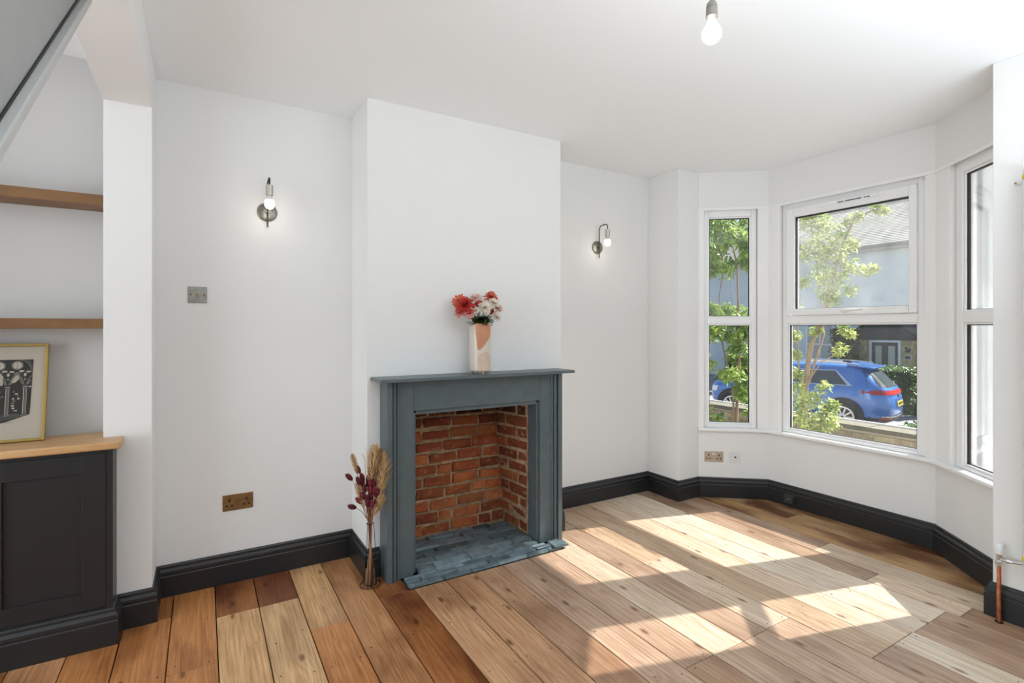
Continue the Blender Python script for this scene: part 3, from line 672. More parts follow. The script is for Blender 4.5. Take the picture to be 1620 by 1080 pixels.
# ------------------------------------------------------------------ wall lamps and pendant
M['bulb'] = mat('glowing_bulb', (1, .95, .87), .4, emit=3.2)
def wall_lamp(x, z, label):
    Y = 3.26; r = empty('wall_lamp', (x, Y, z), label, 'lamp')
    MB().lathe([(.052, 0.0005), (.052, .008), (.048, .011), (.012, .013), (.010, .026)], (x, Y, z), 32, (0, -1, 0)).build('backplate', M['pewter'], r, smooth=True)
    pts = [(x, Y-.028, z-.088), (x, Y-.028, z+.135)]
    for a in range(1, 7): t = math.pi/2*a/6; pts.append((x, Y-.028-.035*(1-math.cos(t)), z+.135+.035*math.sin(t)))
    for a in range(0, 7): t = math.pi/2*a/6; pts.append((x, Y-.105-.022*math.sin(t), z+.148+.022*math.cos(t)))
    pts.append((x, Y-.127, z+.118))
    MB().tube(pts, .0042, 10).build('arm', M['darkmetal'], r, smooth=True)
    MB().lathe([(.010, 0), (.0185, -.003), (.0185, -.058), (.016, -.060)], (x, Y-.127, z+.128), 24).build('lamp_holder', M['nickel'], r, smooth=True)
    MB().lathe([(.013, .068), (.0135, .056), (.016, .050), (.0205, .0455)], (x, Y-.127, z), 20).build('bulb_neck', M['whiteplastic'], r, smooth='all')
    MB().lathe([(.0205, .0452), (.025, .038), (.0265, .026), (.0255, .013), (.019, .001), (.009, -.005), (.001, -.006)], (x, Y-.127, z), 20).build('bulb', M['bulb'], r, smooth='all')
    l = bpy.data.lights.new('wall_lamp_light', 'POINT'); l.energy = .17; l.color = (1, .90, .76); l.shadow_soft_size = .03
    o = bpy.data.objects.new('wall_lamp_light', l); COL.objects.link(o); o.location = (x, Y-.127, z-.045)
wall_lamp(.318, 2.058, 'pewter swan-neck wall lamp glowing on the left alcove wall')
wall_lamp(2.747, 2.050, 'pewter swan-neck wall lamp right of the chimney breast')
pc = atd(1126, 52, 1.75)
pe = empty('pendant_lamp', (pc.x, pc.y, H), 'bare lit pendant bulb in a grey holder hanging from the ceiling', 'lamp')
MB().lathe([(.045, 0), (.045, -.012), (.02, -.028), (.006, -.034)], (pc.x, pc.y, H-.0005), 24).build('ceiling_rose', M['whiteplastic'], pe, smooth=True)
MB().tube([(pc.x, pc.y, H-.03), (pc.x, pc.y, pc.z+.105)], .003, 8).build('cord', mat('grey_flex', (.12, .10, .09), .8), pe)
MH = mat('grey_holder', (.30, .28, .25), .35, .6)
MB().lathe([(.004, .115), (.009, .108), (.0165, .098), (.0185, .085), (.0185, .084)], (pc.x, pc.y, pc.z), 24).build('holder_cap', MH, pe, smooth=True)
MB().lathe([(.0185, .083), (.019, .060), (.0195, .056), (.0195, .053)], (pc.x, pc.y, pc.z), 24).build('lamp_holder', MH, pe, smooth=True)
MB().lathe([(.012, .055), (.0135, .042), (.0145, .034), (.023, .022), (.031, .006), (.033, -.006), (.030, -.020), (.020, -.031), (.008, -.036), (.001, -.0365)], (pc.x, pc.y, pc.z), 28).build('bulb', glassmat('bulb_glass', .18), pe, smooth='all')
for s in (-1, 1):
    MB().tube([(pc.x+s*.004, pc.y, pc.z+.03), (pc.x+s*.010, pc.y+.004, pc.z+.012), (pc.x+s*.008, pc.y-.004, pc.z-.016)], .0022, 6).build('filament', mat('filament_glow', (1, .95, .85), .5, emit=30), pe)
l = bpy.data.lights.new('pendant_light', 'POINT'); l.energy = 1.5; l.color = (1, .93, .82); l.shadow_soft_size = .03
o = bpy.data.objects.new('pendant_light', l); COL.objects.link(o); o.location = (pc.x, pc.y, pc.z-.055)

# ------------------------------------------------------------------ radiator, valve and pipe on the right
RX, RY0 = 3.245, .85
ra = empty('column_radiator', (RX, .62, .30), 'tall white vertical column radiator at the right edge of the room', 'radiator')
for k in range(8):
    y = RY0-.018-k*.058
    MB().lathe([(.004, 1.838), (.012, 1.832), (.0165, 1.82), (.0165, .022), (.012, .010), (.004, .004)], (RX, y, .296), 16).build('column', M['radiator'], ra, smooth=True)
    for zz in (.330, 2.082): MB().lathe([(.0172, 0), (.0185, .003), (.0185, .018), (.0172, .021)], (RX, y, zz), 16).build('end_ring', M['yellow'], ra)
for zz in (.345, 2.09):
    MB().tube([(RX+.02, RY0-.01, zz), (RX+.02, RY0-.45, zz)], .014, 12).build('header_pipe', M['radiator'], ra, smooth=True)
MB().tube([(RX+.015, RY0-.03, 2.09), (XF-.0005, RY0-.03, 2.09)], .008, 8).build('wall_bracket', M['radiator'], ra)
MB().tube([(RX+.015, RY0-.38, .345), (XF-.0005, RY0-.38, .345)], .008, 8).build('wall_bracket', M['radiator'], ra)
vp = empty('radiator_valve', (3.258, .935, 0), 'chrome valve with a white cap on an upright copper pipe', 'valve')
VX, VY = 3.258, .935
MB().tube([(VX, VY, 0), (VX, VY, .275)], [.0095, .0085], 14).build('copper_pipe', M['copper'], vp, smooth=True)
MB().lathe([(.016, .001), (.016, .003), (.010, .004)], (VX, VY, 0), 16).build('pipe_collar', M['darkmetal'], vp)
MB().lathe([(.013, .268), (.0145, .272), (.0145, .292), (.011, .295), (.011, .315), (.013, .318), (.013, .326)], (VX, VY, 0), 8).build('valve_body', M['chrome'], vp)
MB().lathe([(.012, .324), (.0175, .328), (.0175, .365), (.014, .372), (.004, .374)], (VX, VY, 0), 24).build('valve_cap', M['whiteplastic'], vp, smooth=True)
MB().tube([(VX, VY, .303), (VX-.003, VY-.03, .303), (VX-.004, VY-.048, .303), (RX+.001, RY0-.02, .316)], [.008, .012, .007, .007], 8).build('union_tail', M['chrome'], vp)
wm = empty('wall_clip', (XF, .83, 2.03), 'tiny clear pipe clip on the wall beside the radiator top', 'clip')
MB().tube([(XF-.0005, .888, 2.083), (XF-.02, .888, 2.083)], .004, 8).build('screw', M['pewter'], wm)
MB().box(XF-.012, XF-.0005, .868, .886, 2.076, 2.094).build('clip_body', M['whiteplastic'], wm, bevel=.003)

# ------------------------------------------------------------------ vase with flowers on the mantel
VC = Vector((1.445, 2.80, 1.1242)); VR, VHt = .0645, .302
va = empty('vase', VC, 'tall cylindrical cream and terracotta glazed vase on the mantel shelf', 'vase')
GC = mat('cream_glaze', (.70, .62, .54), .32, var=.06, vscale=9); GT = mat('terracotta_glaze', (.60, .27, .15), .45, var=.12, vscale=7)
GP = mat('peach_glaze', (.66, .50, .40), .35, var=.08, vscale=9)
m = MB(); NA, NZ = 120, 90; z0 = .016
vs = []; fs = []; mi = []
for j in range(NZ+1):
    zz = z0+(VHt-z0)*j/NZ; e = min(1, j/2.5); r = VR*(.93+.07*math.sin(min(1, e)*math.pi/2))
    for k in range(NA): a = 2*math.pi*k/NA; vs.append(VC+Vector((r*math.cos(a), r*math.sin(a), zz)))
camdir = math.atan2(-VC.y, -VC.x)                    # vase side turned to the room
for j in range(NZ):
    for k in range(NA):
        a = (2*math.pi*(k+.5)/NA-camdir+math.pi) % (2*math.pi)-math.pi   # + = towards the right
        h = (j+.5)/NZ; lim = .50-.05*math.cos((a+.25)*2.2)+max(0, a-.1)*.16+max(0, -.25-a)*2.2
        idx = 0
        if -.62 < a < 2.4 and h > lim: idx = 1
        elif a > -.3 and h < .36+.05*math.sin(a*3): idx = 2
        mi.append(idx); fs.append((j*NA+k, j*NA+(k+1) % NA, (j+1)*NA+(k+1) % NA, (j+1)*NA+k))
# bottom disc, rim and inner wall
fs.append(tuple(range(NA-1, -1, -1))); mi.append(0)
b0 = len(vs)
for rr, zz in ((VR-.005, VHt), (VR-.006, VHt-.03), (VR-.006, .03)):
    for k in range(NA): a = 2*math.pi*k/NA; vs.append(VC+Vector((rr*math.cos(a), rr*math.sin(a), zz)))
top = NZ*NA
for k in range(NA):
    k2 = (k+1) % NA; fs.append((top+k, top+k2, b0+k2, b0+k)); mi.append(0)
    for q in range(2): fs.append((b0+q*NA+k, b0+q*NA+k2, b0+(q+1)*NA+k2, b0+(q+1)*NA+k)); mi.append(0)
fs.append(tuple(b0+2*NA+k for k in range(NA))); mi.append(0)
m.v = vs; m.f = fs; m.mi = mi; m.build('vase_body', [GC, GT, GP], va, smooth='all')
for k in range(3):
    a = camdir+.45+k*2*math.pi/3
    MB().lathe([(.009, 0), (.010, .003), (.009, .017)], VC+Vector((.045*math.cos(a), .045*math.sin(a), 0)), 14).build('foot', mat('glazed_foot', (.42, .33, .26), .3), va, smooth=True)
PM = {'red': mat('red_petal', (.47, .03, .02), .6), 'coral': mat('coral_petal', (.60, .11, .065), .6), 'pink': mat('pink_petal', (.66, .24, .20), .6), 'white': mat('cream_petal', (.80, .70, .60), .6),
      'blush': mat('blush_petal', (.76, .50, .42), .6), 'eye': mat('dark_eye', (.05, .02, .015), .8), 'yeye': mat('yellow_eye', (.5, .33, .08), .8), 'green': mat('dark_leaf', (.02, .05, .012), .5), 'lgreen': mat('olive_leaf', (.12, .16, .03), .5), 'stem': mat('green_stem', (.04, .09, .02), .6)}
def petal(m, c, n, u, el, L, wd, curl, base):
    d = (u*math.cos(el)+n*math.sin(el)).normalized(); s = n.cross(u).normalized(); up = d.cross(s)*-1
    pts = []
    for t, ww in ((0, .25), (.35, .8), (.72, 1), (.93, .6), (1.0, .12)):
        p = c+d*(base+L*t)+n*(-curl*L*t*t)
        pts.append((p-s*wd*ww/2, p+n*(-.12*wd), p+s*wd*ww/2))
    vs = [q for tr in pts for q in tr]; fs = []
    for i in range(4):
        for k in range(2): fs.append((i*3+k, i*3+k+1, (i+1)*3+k+1, (i+1)*3+k))
    m.add(vs, fs)
FL = [ # px, py, Y, radius, petal kind, layers, label
 (736, 483, 2.745, .052, 'red', 5, 'large round red dahlia at the front left of the vase'),
 (726, 476, 2.83, .044, 'coral', 2, 'red daisy with long petals spreading behind the large red dahlia'),
 (743, 496, 2.735, .027, 'pink', 1, 'small pink daisy with a dark eye under the large red dahlia'),
 (752, 471, 2.83, .034, 'blush', 3, 'pale pink flower at the top middle of the bouquet'),
 (758, 481, 2.79, .030, 'red', 3, 'small deep red flower in the middle of the bouquet'),
 (777, 470, 2.81, .043, 'coral', 3, 'spiky red flower at the top right of the bouquet'),
 (767, 486, 2.74, .036, 'white', 3, 'large cream white flower at the front of the bouquet'),
 (781, 479, 2.76, .031, 'white', 3, 'cream daisy just below the spiky red flower'),
 (788, 487, 2.79, .031, 'blush', 3, 'blush flower at the far right of the bouquet'),
 (785, 501, 2.77, .028, 'white', 3, 'lowest cream flower drooping at the right of the vase'),
 (753, 490, 2.735, .019, 'white', 3, 'smallest cream flower between the red dahlia and the large cream flower'),
 (727, 494, 2.78, .032, 'pink', 3, 'coral pink flower drooping low at the left of the vase'),
 (777, 492, 2.79, .024, 'red', 3, 'dark red flower half hidden between the cream flowers')]
topc = VC+Vector((0, 0, VHt))
for px, py, Y, R, kd, ly, lab in FL:
    R *= 1.16 if kd != 'white' else 1.32; c = at(px, py, Y); n = ((c-topc-Vector((0, 0, -.04))).normalized()*.9+Vector((-.42, -.85, .1))*.95).normalized()
    fl = empty('cut_flower', c, lab, 'flower')
    m = MB(); u0 = n.orthogonal().normalized()
    for q in range(ly):
        cnt = [13, 12, 10, 8, 6][q] if ly > 1 else 13
        for k in range(cnt):
            a = 2*math.pi*(k+.5*(q % 2))/cnt+random.uniform(-.12, .12); u = Matrix.Rotation(a, 3, n) @ u0
            el = [.08, .4, .75, 1.05, 1.3][q]+random.uniform(-.1, .1); Lp = R*[1, .85, .66, .48, .34][q]*random.uniform(.85, 1.08)
            petal(m, c, n, u, el, Lp, R*(.30 if ly > 2 else .34), .18 if q < 2 else -.1, R*.06)
    kind(m.build('petals', PM[kd], fl, smooth='all', fix=False), 'stuff')
    MB().ball(c+n*R*.12, R*.2, 10, (1, 1, .6)).build('flower_eye', PM['eye' if kd in ('pink', 'coral') else 'yeye' if kd in ('white',) else kd], fl, smooth='all')
    inr = topc+Vector((random.uniform(-.03, .03), random.uniform(-.03, .03), -.06))
    MB().tube([c-n*.002, c-n*.02+Vector((0, 0, -.006)), c*.35+topc*.65+Vector((0, 0, .01)), inr, inr+Vector((0, 0, -.12))], .0022, 6).build('stem', PM['stem'], fl, smooth='all')
    for k in range(11):
        a = random.uniform(0, 6.28); rr_ = random.uniform(.01, .055); bpt = topc+Vector((rr_*math.cos(a), rr_*math.sin(a)-.01, random.uniform(-.005, .045))); d = Vector((math.cos(a), math.sin(a)-.2, random.uniform(-.1, .7))).normalized()
        nn = d.cross(Vector((0, 0, 1))).normalized().cross(d); lm = MB(); petal(lm, bpt-d*.02, nn.normalized(), d, .0, random.uniform(.035, .062), .022, .25, 0)
        lm.build('leaf', PM['green'] if random.random() < .75 else PM['lgreen'], fl, smooth='all', fix=False)
lf = MB(); q = at(768, 505, 2.735); petal(lf, q, Vector((-.4, -.9, .1)).normalized(), Vector((.05, -.02, -1)).normalized(), 0, .045, .02, .1, 0)
lf.build('leaf', PM['lgreen'], fl, smooth='all', fix=False)

# ------------------------------------------------------------------ dried bunch beside the fireplace
DC = Vector((.787, 2.827, 0))
ho = empty('dried_flower_stand', DC, 'thin black wire stand with a glass tube holding the dried bunch on the floor', 'vase')
def ring(c, r, t, n=36): return [(c[0]+r*math.cos(2*math.pi*k/n), c[1]+r*math.sin(2*math.pi*k/n), c[2]) for k in range(n+1)]
MB().tube(ring((DC.x, DC.y, .004), .054, 0), .0022, 6).build('base_ring', M['black'], ho, smooth='all')
MB().tube(ring((DC.x, DC.y, .335), .019, 0, 20), .002, 6).build('top_ring', M['black'], ho, smooth='all')
for a in (-2.1, .0, 2.1):
    MB().tube([(DC.x+.054*math.cos(a), DC.y+.054*math.sin(a), .004), (DC.x+.030*math.cos(a), DC.y+.030*math.sin(a), .15), (DC.x+.019*math.cos(a), DC.y+.019*math.sin(a), .335)], .0015, 6).build('upright_wire', M['black'], ho, smooth='all')
MB().lathe([(.036, .003), (.037, .006), (.031, .10), (.029, .10), (.035, .008), (.001, .008)], DC, 28, closed=True).build('glass_tube', M['clear'], ho, smooth=True)
DRED = [mat('dark_red_tail', (.115, .012, .016), .9), mat('crimson_tail', (.20, .018, .03), .9)]; DTAN = mat('straw_plume', (.80, .55, .28), .9); DWH = mat('pale_straw', (.62, .54, .42), .9)
STC = [mat('straw_stem', (.42, .24, .12), .7), mat('red_brown_stem', (.22, .05, .03), .7)]
NE = Vector((DC.x, DC.y, .335))
def stem_to(head, par, ma, k):
    a = random.uniform(0, 6.28); r = random.uniform(.006, .026); foot = Vector((DC.x+r*math.cos(a), DC.y+r*math.sin(a), .0105))
    ne = NE+Vector((math.cos(a+2.6)*.009, math.sin(a+2.6)*.009, 0)); mid = ne.lerp(head, .55)+Vector((0, 0, .015))
    MB().tube([foot, foot.lerp(ne, .5), ne, mid, head], [.0027, .0025, .0021, .0015, .0012], 6).build('stem', ma, par, smooth='all')
    return (head-mid).normalized()
RH = [(584, 758, 2.80, 0), (590, 765, 2.78, .1), (581, 763, 2.80, -.1), (586, 775, 2.77, 0), (594, 779, 2.77, .2), (582, 788, 2.78, -.1), (588, 796, 2.77, .1), (576, 765, 2.80, -.2), (557, 753, 2.81, -.7), (569, 742, 2.83, -.3), (570, 760, 2.79, -.2), (586, 747, 2.81, .05), (586, 766, 2.78, 0), (597, 760, 2.79, .5), (578, 772, 2.77, .1), (590, 775, 2.77, .2), (587, 784, 2.78, 0), (563, 797, 2.80, -.9), (572, 790, 2.80, -.3), (583, 795, 2.78, 0), (592, 752, 2.82, .2), (576, 783, 2.79, -.2), (575, 755, 2.82, -.2), (593, 790, 2.79, .2)]
DL = {8: 'dark red dried bunny-tail stem reaching furthest left in the bunch by the fireplace', 17: 'lowest dark red dried bunny-tail, drooping left out of the bunch by the fireplace'}
for k, (px, py, Y, tl) in enumerate(RH):
    c = at(px, py+6, Y); r = empty('dried_flower', (DC.x, DC.y, 0), DL.get(k, 'dark red dried bunny-tail stem inside the bunch beside the fireplace'), 'dried flower', 'dried red stems')
    d = stem_to(c, r, STC[k % 2], k); d = (d+Vector((tl*.6, -.1*abs(tl), 0))).normalized()
    m = MB(); Lh = .052; rot = d.to_track_quat('Z', 'Y').to_matrix()
    m.ball(c+d*Lh*.45, Lh*.5, 10, (.50, .50, 1.05), rot=rot)
    for q in range(120):
        t = random.uniform(-.9, .95); a = random.uniform(0, 6.28); rr = .5*Lh*.5*math.sqrt(max(.05, 1-t*t)); u = rot @ Vector((math.cos(a), math.sin(a), 0))
        p = c+d*(Lh*.45+t*Lh*.5)+u*rr; e = p+(u*.5+d*.9).normalized()*.008; s = d.cross(u)*.0009; m.add([p-s, p+s, e], [(0, 1, 2)])
    kind(m.build('flower_head', DRED[0 if k % 3 else 1], r, smooth='all', fix=False), 'stuff')
def plume(base, tip, wmax, col, label, hairs=420, grp='dried straw plumes', bend=0):
    r = empty('dried_grass', (DC.x, DC.y, 0), label, 'dried grass', grp)
    stem_to(base, r, STC[0], 0); m = MB(); ax = (tip-base); Ln = ax.length; d = ax.normalized()
    side = d.cross(Vector((.45, .85, 0))).normalized()
    P_ = lambda t: base+ax*t+side*bend*math.sin(t*math.pi)
    m.tube([P_(i/5) for i in range(6)], .0012, 5)
    for q in range(hairs):
        t = random.random()**.8; a = random.uniform(0, 6.28); o = d.orthogonal().normalized(); u = Matrix.Rotation(a, 3, d) @ o
        p = P_(t); L2 = wmax*1.35*random.uniform(.3, 1.25)*math.sin(math.pi*(t*.85+.12))+.006
        e = p+(u*random.uniform(.4, 1.1)+d*1.0).normalized()*L2*1.5; s = d.cross(u).normalized()*.0010; mid = p.lerp(e, .5)+u*L2*.12
        m.add([p-s, p+s, mid+s*1.3, mid-s*1.3, e], [(0, 1, 2, 3), (3, 2, 4)])
    kind(m.build('plume', col, r, fix=False), 'stuff')
plume(at(566, 752, 2.82), at(557.5, 719, 2.82), .012, DTAN, 'slim straw grass head leaning furthest left in the dried bunch', 420)
plume(at(585, 772, 2.80), at(594, 705, 2.80), .042, DTAN, 'broad tallest straw plume at the centre of the dried bunch', 800)
plume(at(596, 800, 2.775), at(607, 716, 2.775), .036, DTAN, 'long straw plume arching at the right of the dried bunch', 800, bend=-.01)
plume(at(590, 775, 2.79), at(602, 712, 2.79), .034, mat('brown_plume', (.30, .19, .09), .9), 'browner straw plume just behind the right plume of the dried bunch', 900)
plume(at(590, 818, 2.78), at(605, 785, 2.76), .022, DTAN, 'short straw tuft low on the right of the dried bunch', 420)
plume(at(576, 805, 2.79), at(565, 765, 2.80), .018, DTAN, 'short straw tuft low on the left of the dried bunch', 420)
r = empty('dried_leaf', (DC.x, DC.y, 0), 'thin pale curling leaf blade standing up in the dried bunch', 'dried grass')
hb = at(578, 775, 2.78); stem_to(hb, r, STC[0], 0); m = MB()
pts = [hb, at(578, 745, 2.78), at(577.5, 728, 2.78), at(573, 717, 2.78), at(566, 718, 2.78)]
for a, b in zip(pts, pts[1:]): m.add([a+Vector((-.003, 0, 0)), a+Vector((.003, 0, 0)), b+Vector((.0028, 0, .001)), b+Vector((-.0028, 0, -.001))], [(0, 1, 2, 3)])
m.build('leaf_blade', DWH, r, fix=False)

# ------------------------------------------------------------------ outside: ground, garden wall, shrubs, car, house opposite
GZ = -.50; RZ = -1.08
kind(MB().prism([(3.76, -6), (6.75, -6), (6.75, 12), (3.76, 12)], GZ-.1, GZ).build('ground_garden', mat('garden_paving', (.34, .32, .29), .9, bump=.3, bscale=9, var=.25, vscale=3)))
kind(MB().box(6.75, 60, -40, 70, RZ-.1, RZ).build('ground_street', mat('asphalt', (.16, .16, .165), .9, bump=.3, bscale=30, var=.15, vscale=2)))
kind(MB().box(6.85, 8.6, -40, 70, RZ+.001, RZ+.12).build('ground_pavement', mat('pavement_slabs', (.30, .295, .28), .9, bump=.2, bscale=20, var=.12, vscale=5)))
GWX = 6.60; GT_ = .25
gw = empty('garden_wall', (GWX+.11, 4, GZ), 'low weathered yellow brick garden wall with pale coping outside the bay', 'wall')
MB().box(GWX+.012, GWX+.22, -1.2, 9.2, RZ-.05, GT_-.045).build('mortar_bed', mat('wall_mortar', (.36, .31, .23), .95, bump=.5, bscale=30), gw)
M['ybrick'] = tinted('yellow_stock_brick', .95, (.45, .38, .3), .8, 40, .7, light=(.52, .47, .36))
vsB, fsB = piece(.212, .063, .016, .005, .002); MEY = None; z = GZ+.01; row = 0
while z < GT_-.08:
    y = 1.75+(0 if row % 2 else .11)
    while y < 6.1:
        cy, cz = y+.107, z+.033
        if MEY is None:
            b = MB(lambda p: Vector((GWX+.014-p.z, cy+p.x, cz+p.y))); b.add(vsB, fsB); o = b.build('brick', M['ybrick'], gw, origin=(GWX+.014, cy, cz)); MEY = o.data
        else:
            o = bpy.data.objects.new('brick', MEY); COL.objects.link(o); o.parent = gw; o.location = Vector((GWX+.014, cy, cz))-WO[gw.name]
        f = random.uniform(.7, 1.15); o.color = (.34*f, .28*f, .165*f, 1); y += .225
    z += .075; row += 1
cm = mat('pale_coping', (.10, .092, .065), .9, bump=.4, bscale=20, var=.15)
for k in range(16):
    y = 1.2+k*.46; MB().box(GWX-.03, GWX+.26, y, y+.452, GT_-.045, GT_+.005+(.004 if k % 3 else 0)).build('coping_stone', cm, gw, bevel=.006)
MB().box(GWX+.262, GWX+.30, 1.2, 8.5, GT_-.03, GT_+.022).build('white_edging', mat('white_edging', (.6, .6, .56), .7), gw)

def leafmat(name, c1, c2, tr=.35):
    m = bpy.data.materials.new(name); m.use_nodes = True; n = m.node_tree; L = n.links.new; b = n.nodes['Principled BSDF']; out = n.nodes['Material Output']
    tc = n.nodes.new('ShaderNodeTexCoord'); no = n.nodes.new('ShaderNodeTexNoise'); no.inputs['Scale'].default_value = 9; no.inputs['Detail'].default_value = 4; L(tc.outputs['Object'], no.inputs['Vector'])
    r = n.nodes.new('ShaderNodeValToRGB'); r.color_ramp.elements[0].position = .35; r.color_ramp.elements[1].position = .65; r.color_ramp.elements[0].color = (*c1, 1); r.color_ramp.elements[1].color = (*c2, 1)
    L(no.outputs['Fac'], r.inputs[0]); L(r.outputs[0], b.inputs['Base Color']); b.inputs['Roughness'].default_value = .45
    t = n.nodes.new('ShaderNodeBsdfTranslucent'); L(r.outputs[0], t.inputs[0]); mx = n.nodes.new('ShaderNodeMixShader'); mx.inputs[0].default_value = tr
    L(b.outputs[0], mx.inputs[1]); L(t.outputs[0], mx.inputs[2]); L(mx.outputs[0], out.inputs[0]); return m
LM = [leafmat('laurel_leaf', (.08, .17, .025), (.33, .43, .08)), leafmat('light_leaf', (.15, .24, .045), (.46, .50, .14))]
DK = leafmat('hedge_leaf', (.035, .085, .015), (.12, .24, .035), .2)
BK = mat('bark', (.20, .14, .08), .9, bump=.5, bscale=30, var=.2)
def leaf(m, c, L_, W_, droop=.0):
    d = Vector((random.gauss(0, 1), random.gauss(0, 1), random.gauss(-droop, .7))).normalized(); s = d.cross(Vector((random.gauss(0, .5), random.gauss(0, .5), 1))).normalized(); u = s.cross(d)
    L_ *= random.uniform(.6, 1.15); W_ *= random.uniform(.7, 1.1)
    m.add([c, c+d*L_*.5-s*W_*.5+u*W_*.15, c+d*L_, c+d*L_*.5+s*W_*.5+u*W_*.15], [(0, 1, 2), (0, 2, 3)])
def blob(m, c, r, n, L_, W_, droop=.3, sz=1):
    for _ in range(n):
        v = Vector((random.gauss(0, 1), random.gauss(0, 1), random.gauss(0, 1))).normalized()*(random.random()**.45)
        leaf(m, c+Vector((v.x*r, v.y*r, v.z*r*sz)), L_, W_, droop)
def shrub(name, base, clusters, lm, label, cat, stems, dens=1.0, L_=.07, W_=.026, droop=.3):
    root = empty(name, base, label, cat); m = MB()
    for px, py, rp, d in clusters:
        c = atd(px, py, d); r = rp*d/FPX; blob(m, c, r, int(dens*(26+r*r*3600)), L_, W_, droop)
    kind(m.build('foliage', lm, root, fix=False), 'stuff')
    for pts, r0 in stems:
        P_ = [Vector(base)]+[atd(*p) for p in pts]; n = len(P_)
        MB().tube(P_, [r0*(1-.75*i/(n-1)) for i in range(n)], 7).build('branch', BK, root, smooth='all')
b1 = atd(1262, 700, 5.1); b1.z = GZ
shrub('garden_tree', b1, [(1272, 350, 17, 5.2), (1300, 356, 20, 5.2), (1328, 372, 20, 5.1), (1295, 392, 24, 5.1), (1322, 402, 22, 5.0), (1350, 388, 9, 5.1), (1268, 400, 15, 5.2), (1345, 424, 16, 5.0), (1368, 428, 10, 5.0), (1382, 424, 6, 5.0),
    (1322, 440, 20, 5.0), (1298, 430, 20, 5.1), (1270, 445, 12, 5.1), (1345, 458, 10, 5.0), (1318, 472, 15, 5.0), (1305, 460, 14, 5.0), (1340, 350, 8, 5.1), (1358, 340, 9, 5.1), (1388, 330, 8, 5.1), (1400, 333, 5, 5.1), (1266, 330, 16, 5.2), (1290, 335, 13, 5.2), (1258, 480, 10, 5.1),
    (1335, 520, 10, 5.0), (1345, 528, 6, 5.0), (1328, 552, 11, 4.9), (1258, 530, 9, 5.1), (1256, 560, 10, 5.1), (1262, 590, 9, 5.1), (1290, 525, 8, 5.1)], LM[1],
    'leafy garden tree with pale green leaves outside the large bay window', 'tree',
    [([(1272, 640, 5.1), (1276, 590, 5.1), (1283, 545, 5.1), (1302, 512, 5.1), (1316, 460, 5.0), (1326, 400, 5.0), (1352, 345, 5.1), (1388, 330, 5.1)], .030),
     ([(1274, 620, 5.1), (1290, 570, 5.05), (1303, 530, 5.1), (1298, 470, 5.1), (1290, 400, 5.2), (1280, 340, 5.2)], .016),
     ([(1268, 610, 5.1), (1262, 560, 5.1), (1262, 470, 5.1), (1266, 380, 5.2)], .012),
     ([(1274, 610, 5.05), (1300, 572, 4.95), (1322, 560, 4.9), (1330, 550, 4.9)], .009),
     ([(1276, 590, 5.1), (1288, 540, 5.1), (1312, 455, 5.0), (1345, 425, 5.0), (1380, 425, 5.0)], .010)], 2.3, .058, .026)
b2 = atd(1285, 700, 4.75); b2.z = GZ
shrub('garden_bush', b2, [(1265, 640, 20, 4.9), (1290, 628, 18, 4.8), (1272, 665, 22, 4.75), (1302, 655, 20, 4.7), (1315, 668, 13, 4.65), (1290, 680, 18, 4.7), (1262, 612, 12, 4.9), (1305, 612, 8, 4.8), (1318, 640, 8, 4.7), (1270, 700, 22, 4.7), (1300, 700, 20, 4.7)], LM[1],
    'low leafy bush outside, under the garden tree by the large bay window', 'bush', [([(1280, 660, 4.75), (1272, 630, 4.8)], .012), ([(1300, 660, 4.7), (1312, 635, 4.7)], .010)], 1.9, .060, .026)
b3 = atd(1160, 690, 5.9); b3.z = GZ
cl = []
for q in range(34): cl.append((random.uniform(1112, 1196), random.uniform(335, 425), random.uniform(11, 17), random.uniform(5.5, 6.4)))
for q in range(12): cl.append((random.uniform(1112, 1196), random.uniform(480, 515), random.uniform(9, 14), random.uniform(5.5, 6.2)))
for q in range(26): cl.append((random.uniform(1112, 1196), random.uniform(515, 600), random.uniform(8, 12), random.uniform(5.5, 6.2)))
for q in range(8): cl.append((random.uniform(1138, 1196), random.uniform(585, 625), random.uniform(8, 11), random.uniform(5.5, 6.0)))
for q in range(6): cl.append((random.uniform(1172, 1196), random.uniform(600, 665), random.uniform(8, 11), random.uniform(5.4, 5.8)))
for q in range(4): cl.append((random.uniform(1112, 1138), random.uniform(645, 665), random.uniform(6, 9), random.uniform(5.4, 5.8)))
shrub('garden_shrub', b3, cl, LM[0], 'tall dense laurel shrub outside the narrow left bay window', 'shrub',
    [([(1166, 640, 5.9), (1170, 560, 5.9), (1168, 480, 5.9), (1166, 420, 5.9), (1150, 350, 5.9)], .022), ([(1160, 620, 5.9), (1142, 540, 5.9), (1138, 470, 5.9), (1144, 425, 5.9), (1140, 360, 5.9)], .013), ([(1170, 560, 5.9), (1158, 468, 5.9), (1154, 430, 5.9)], .008)], 1.5, .085, .034, .9)

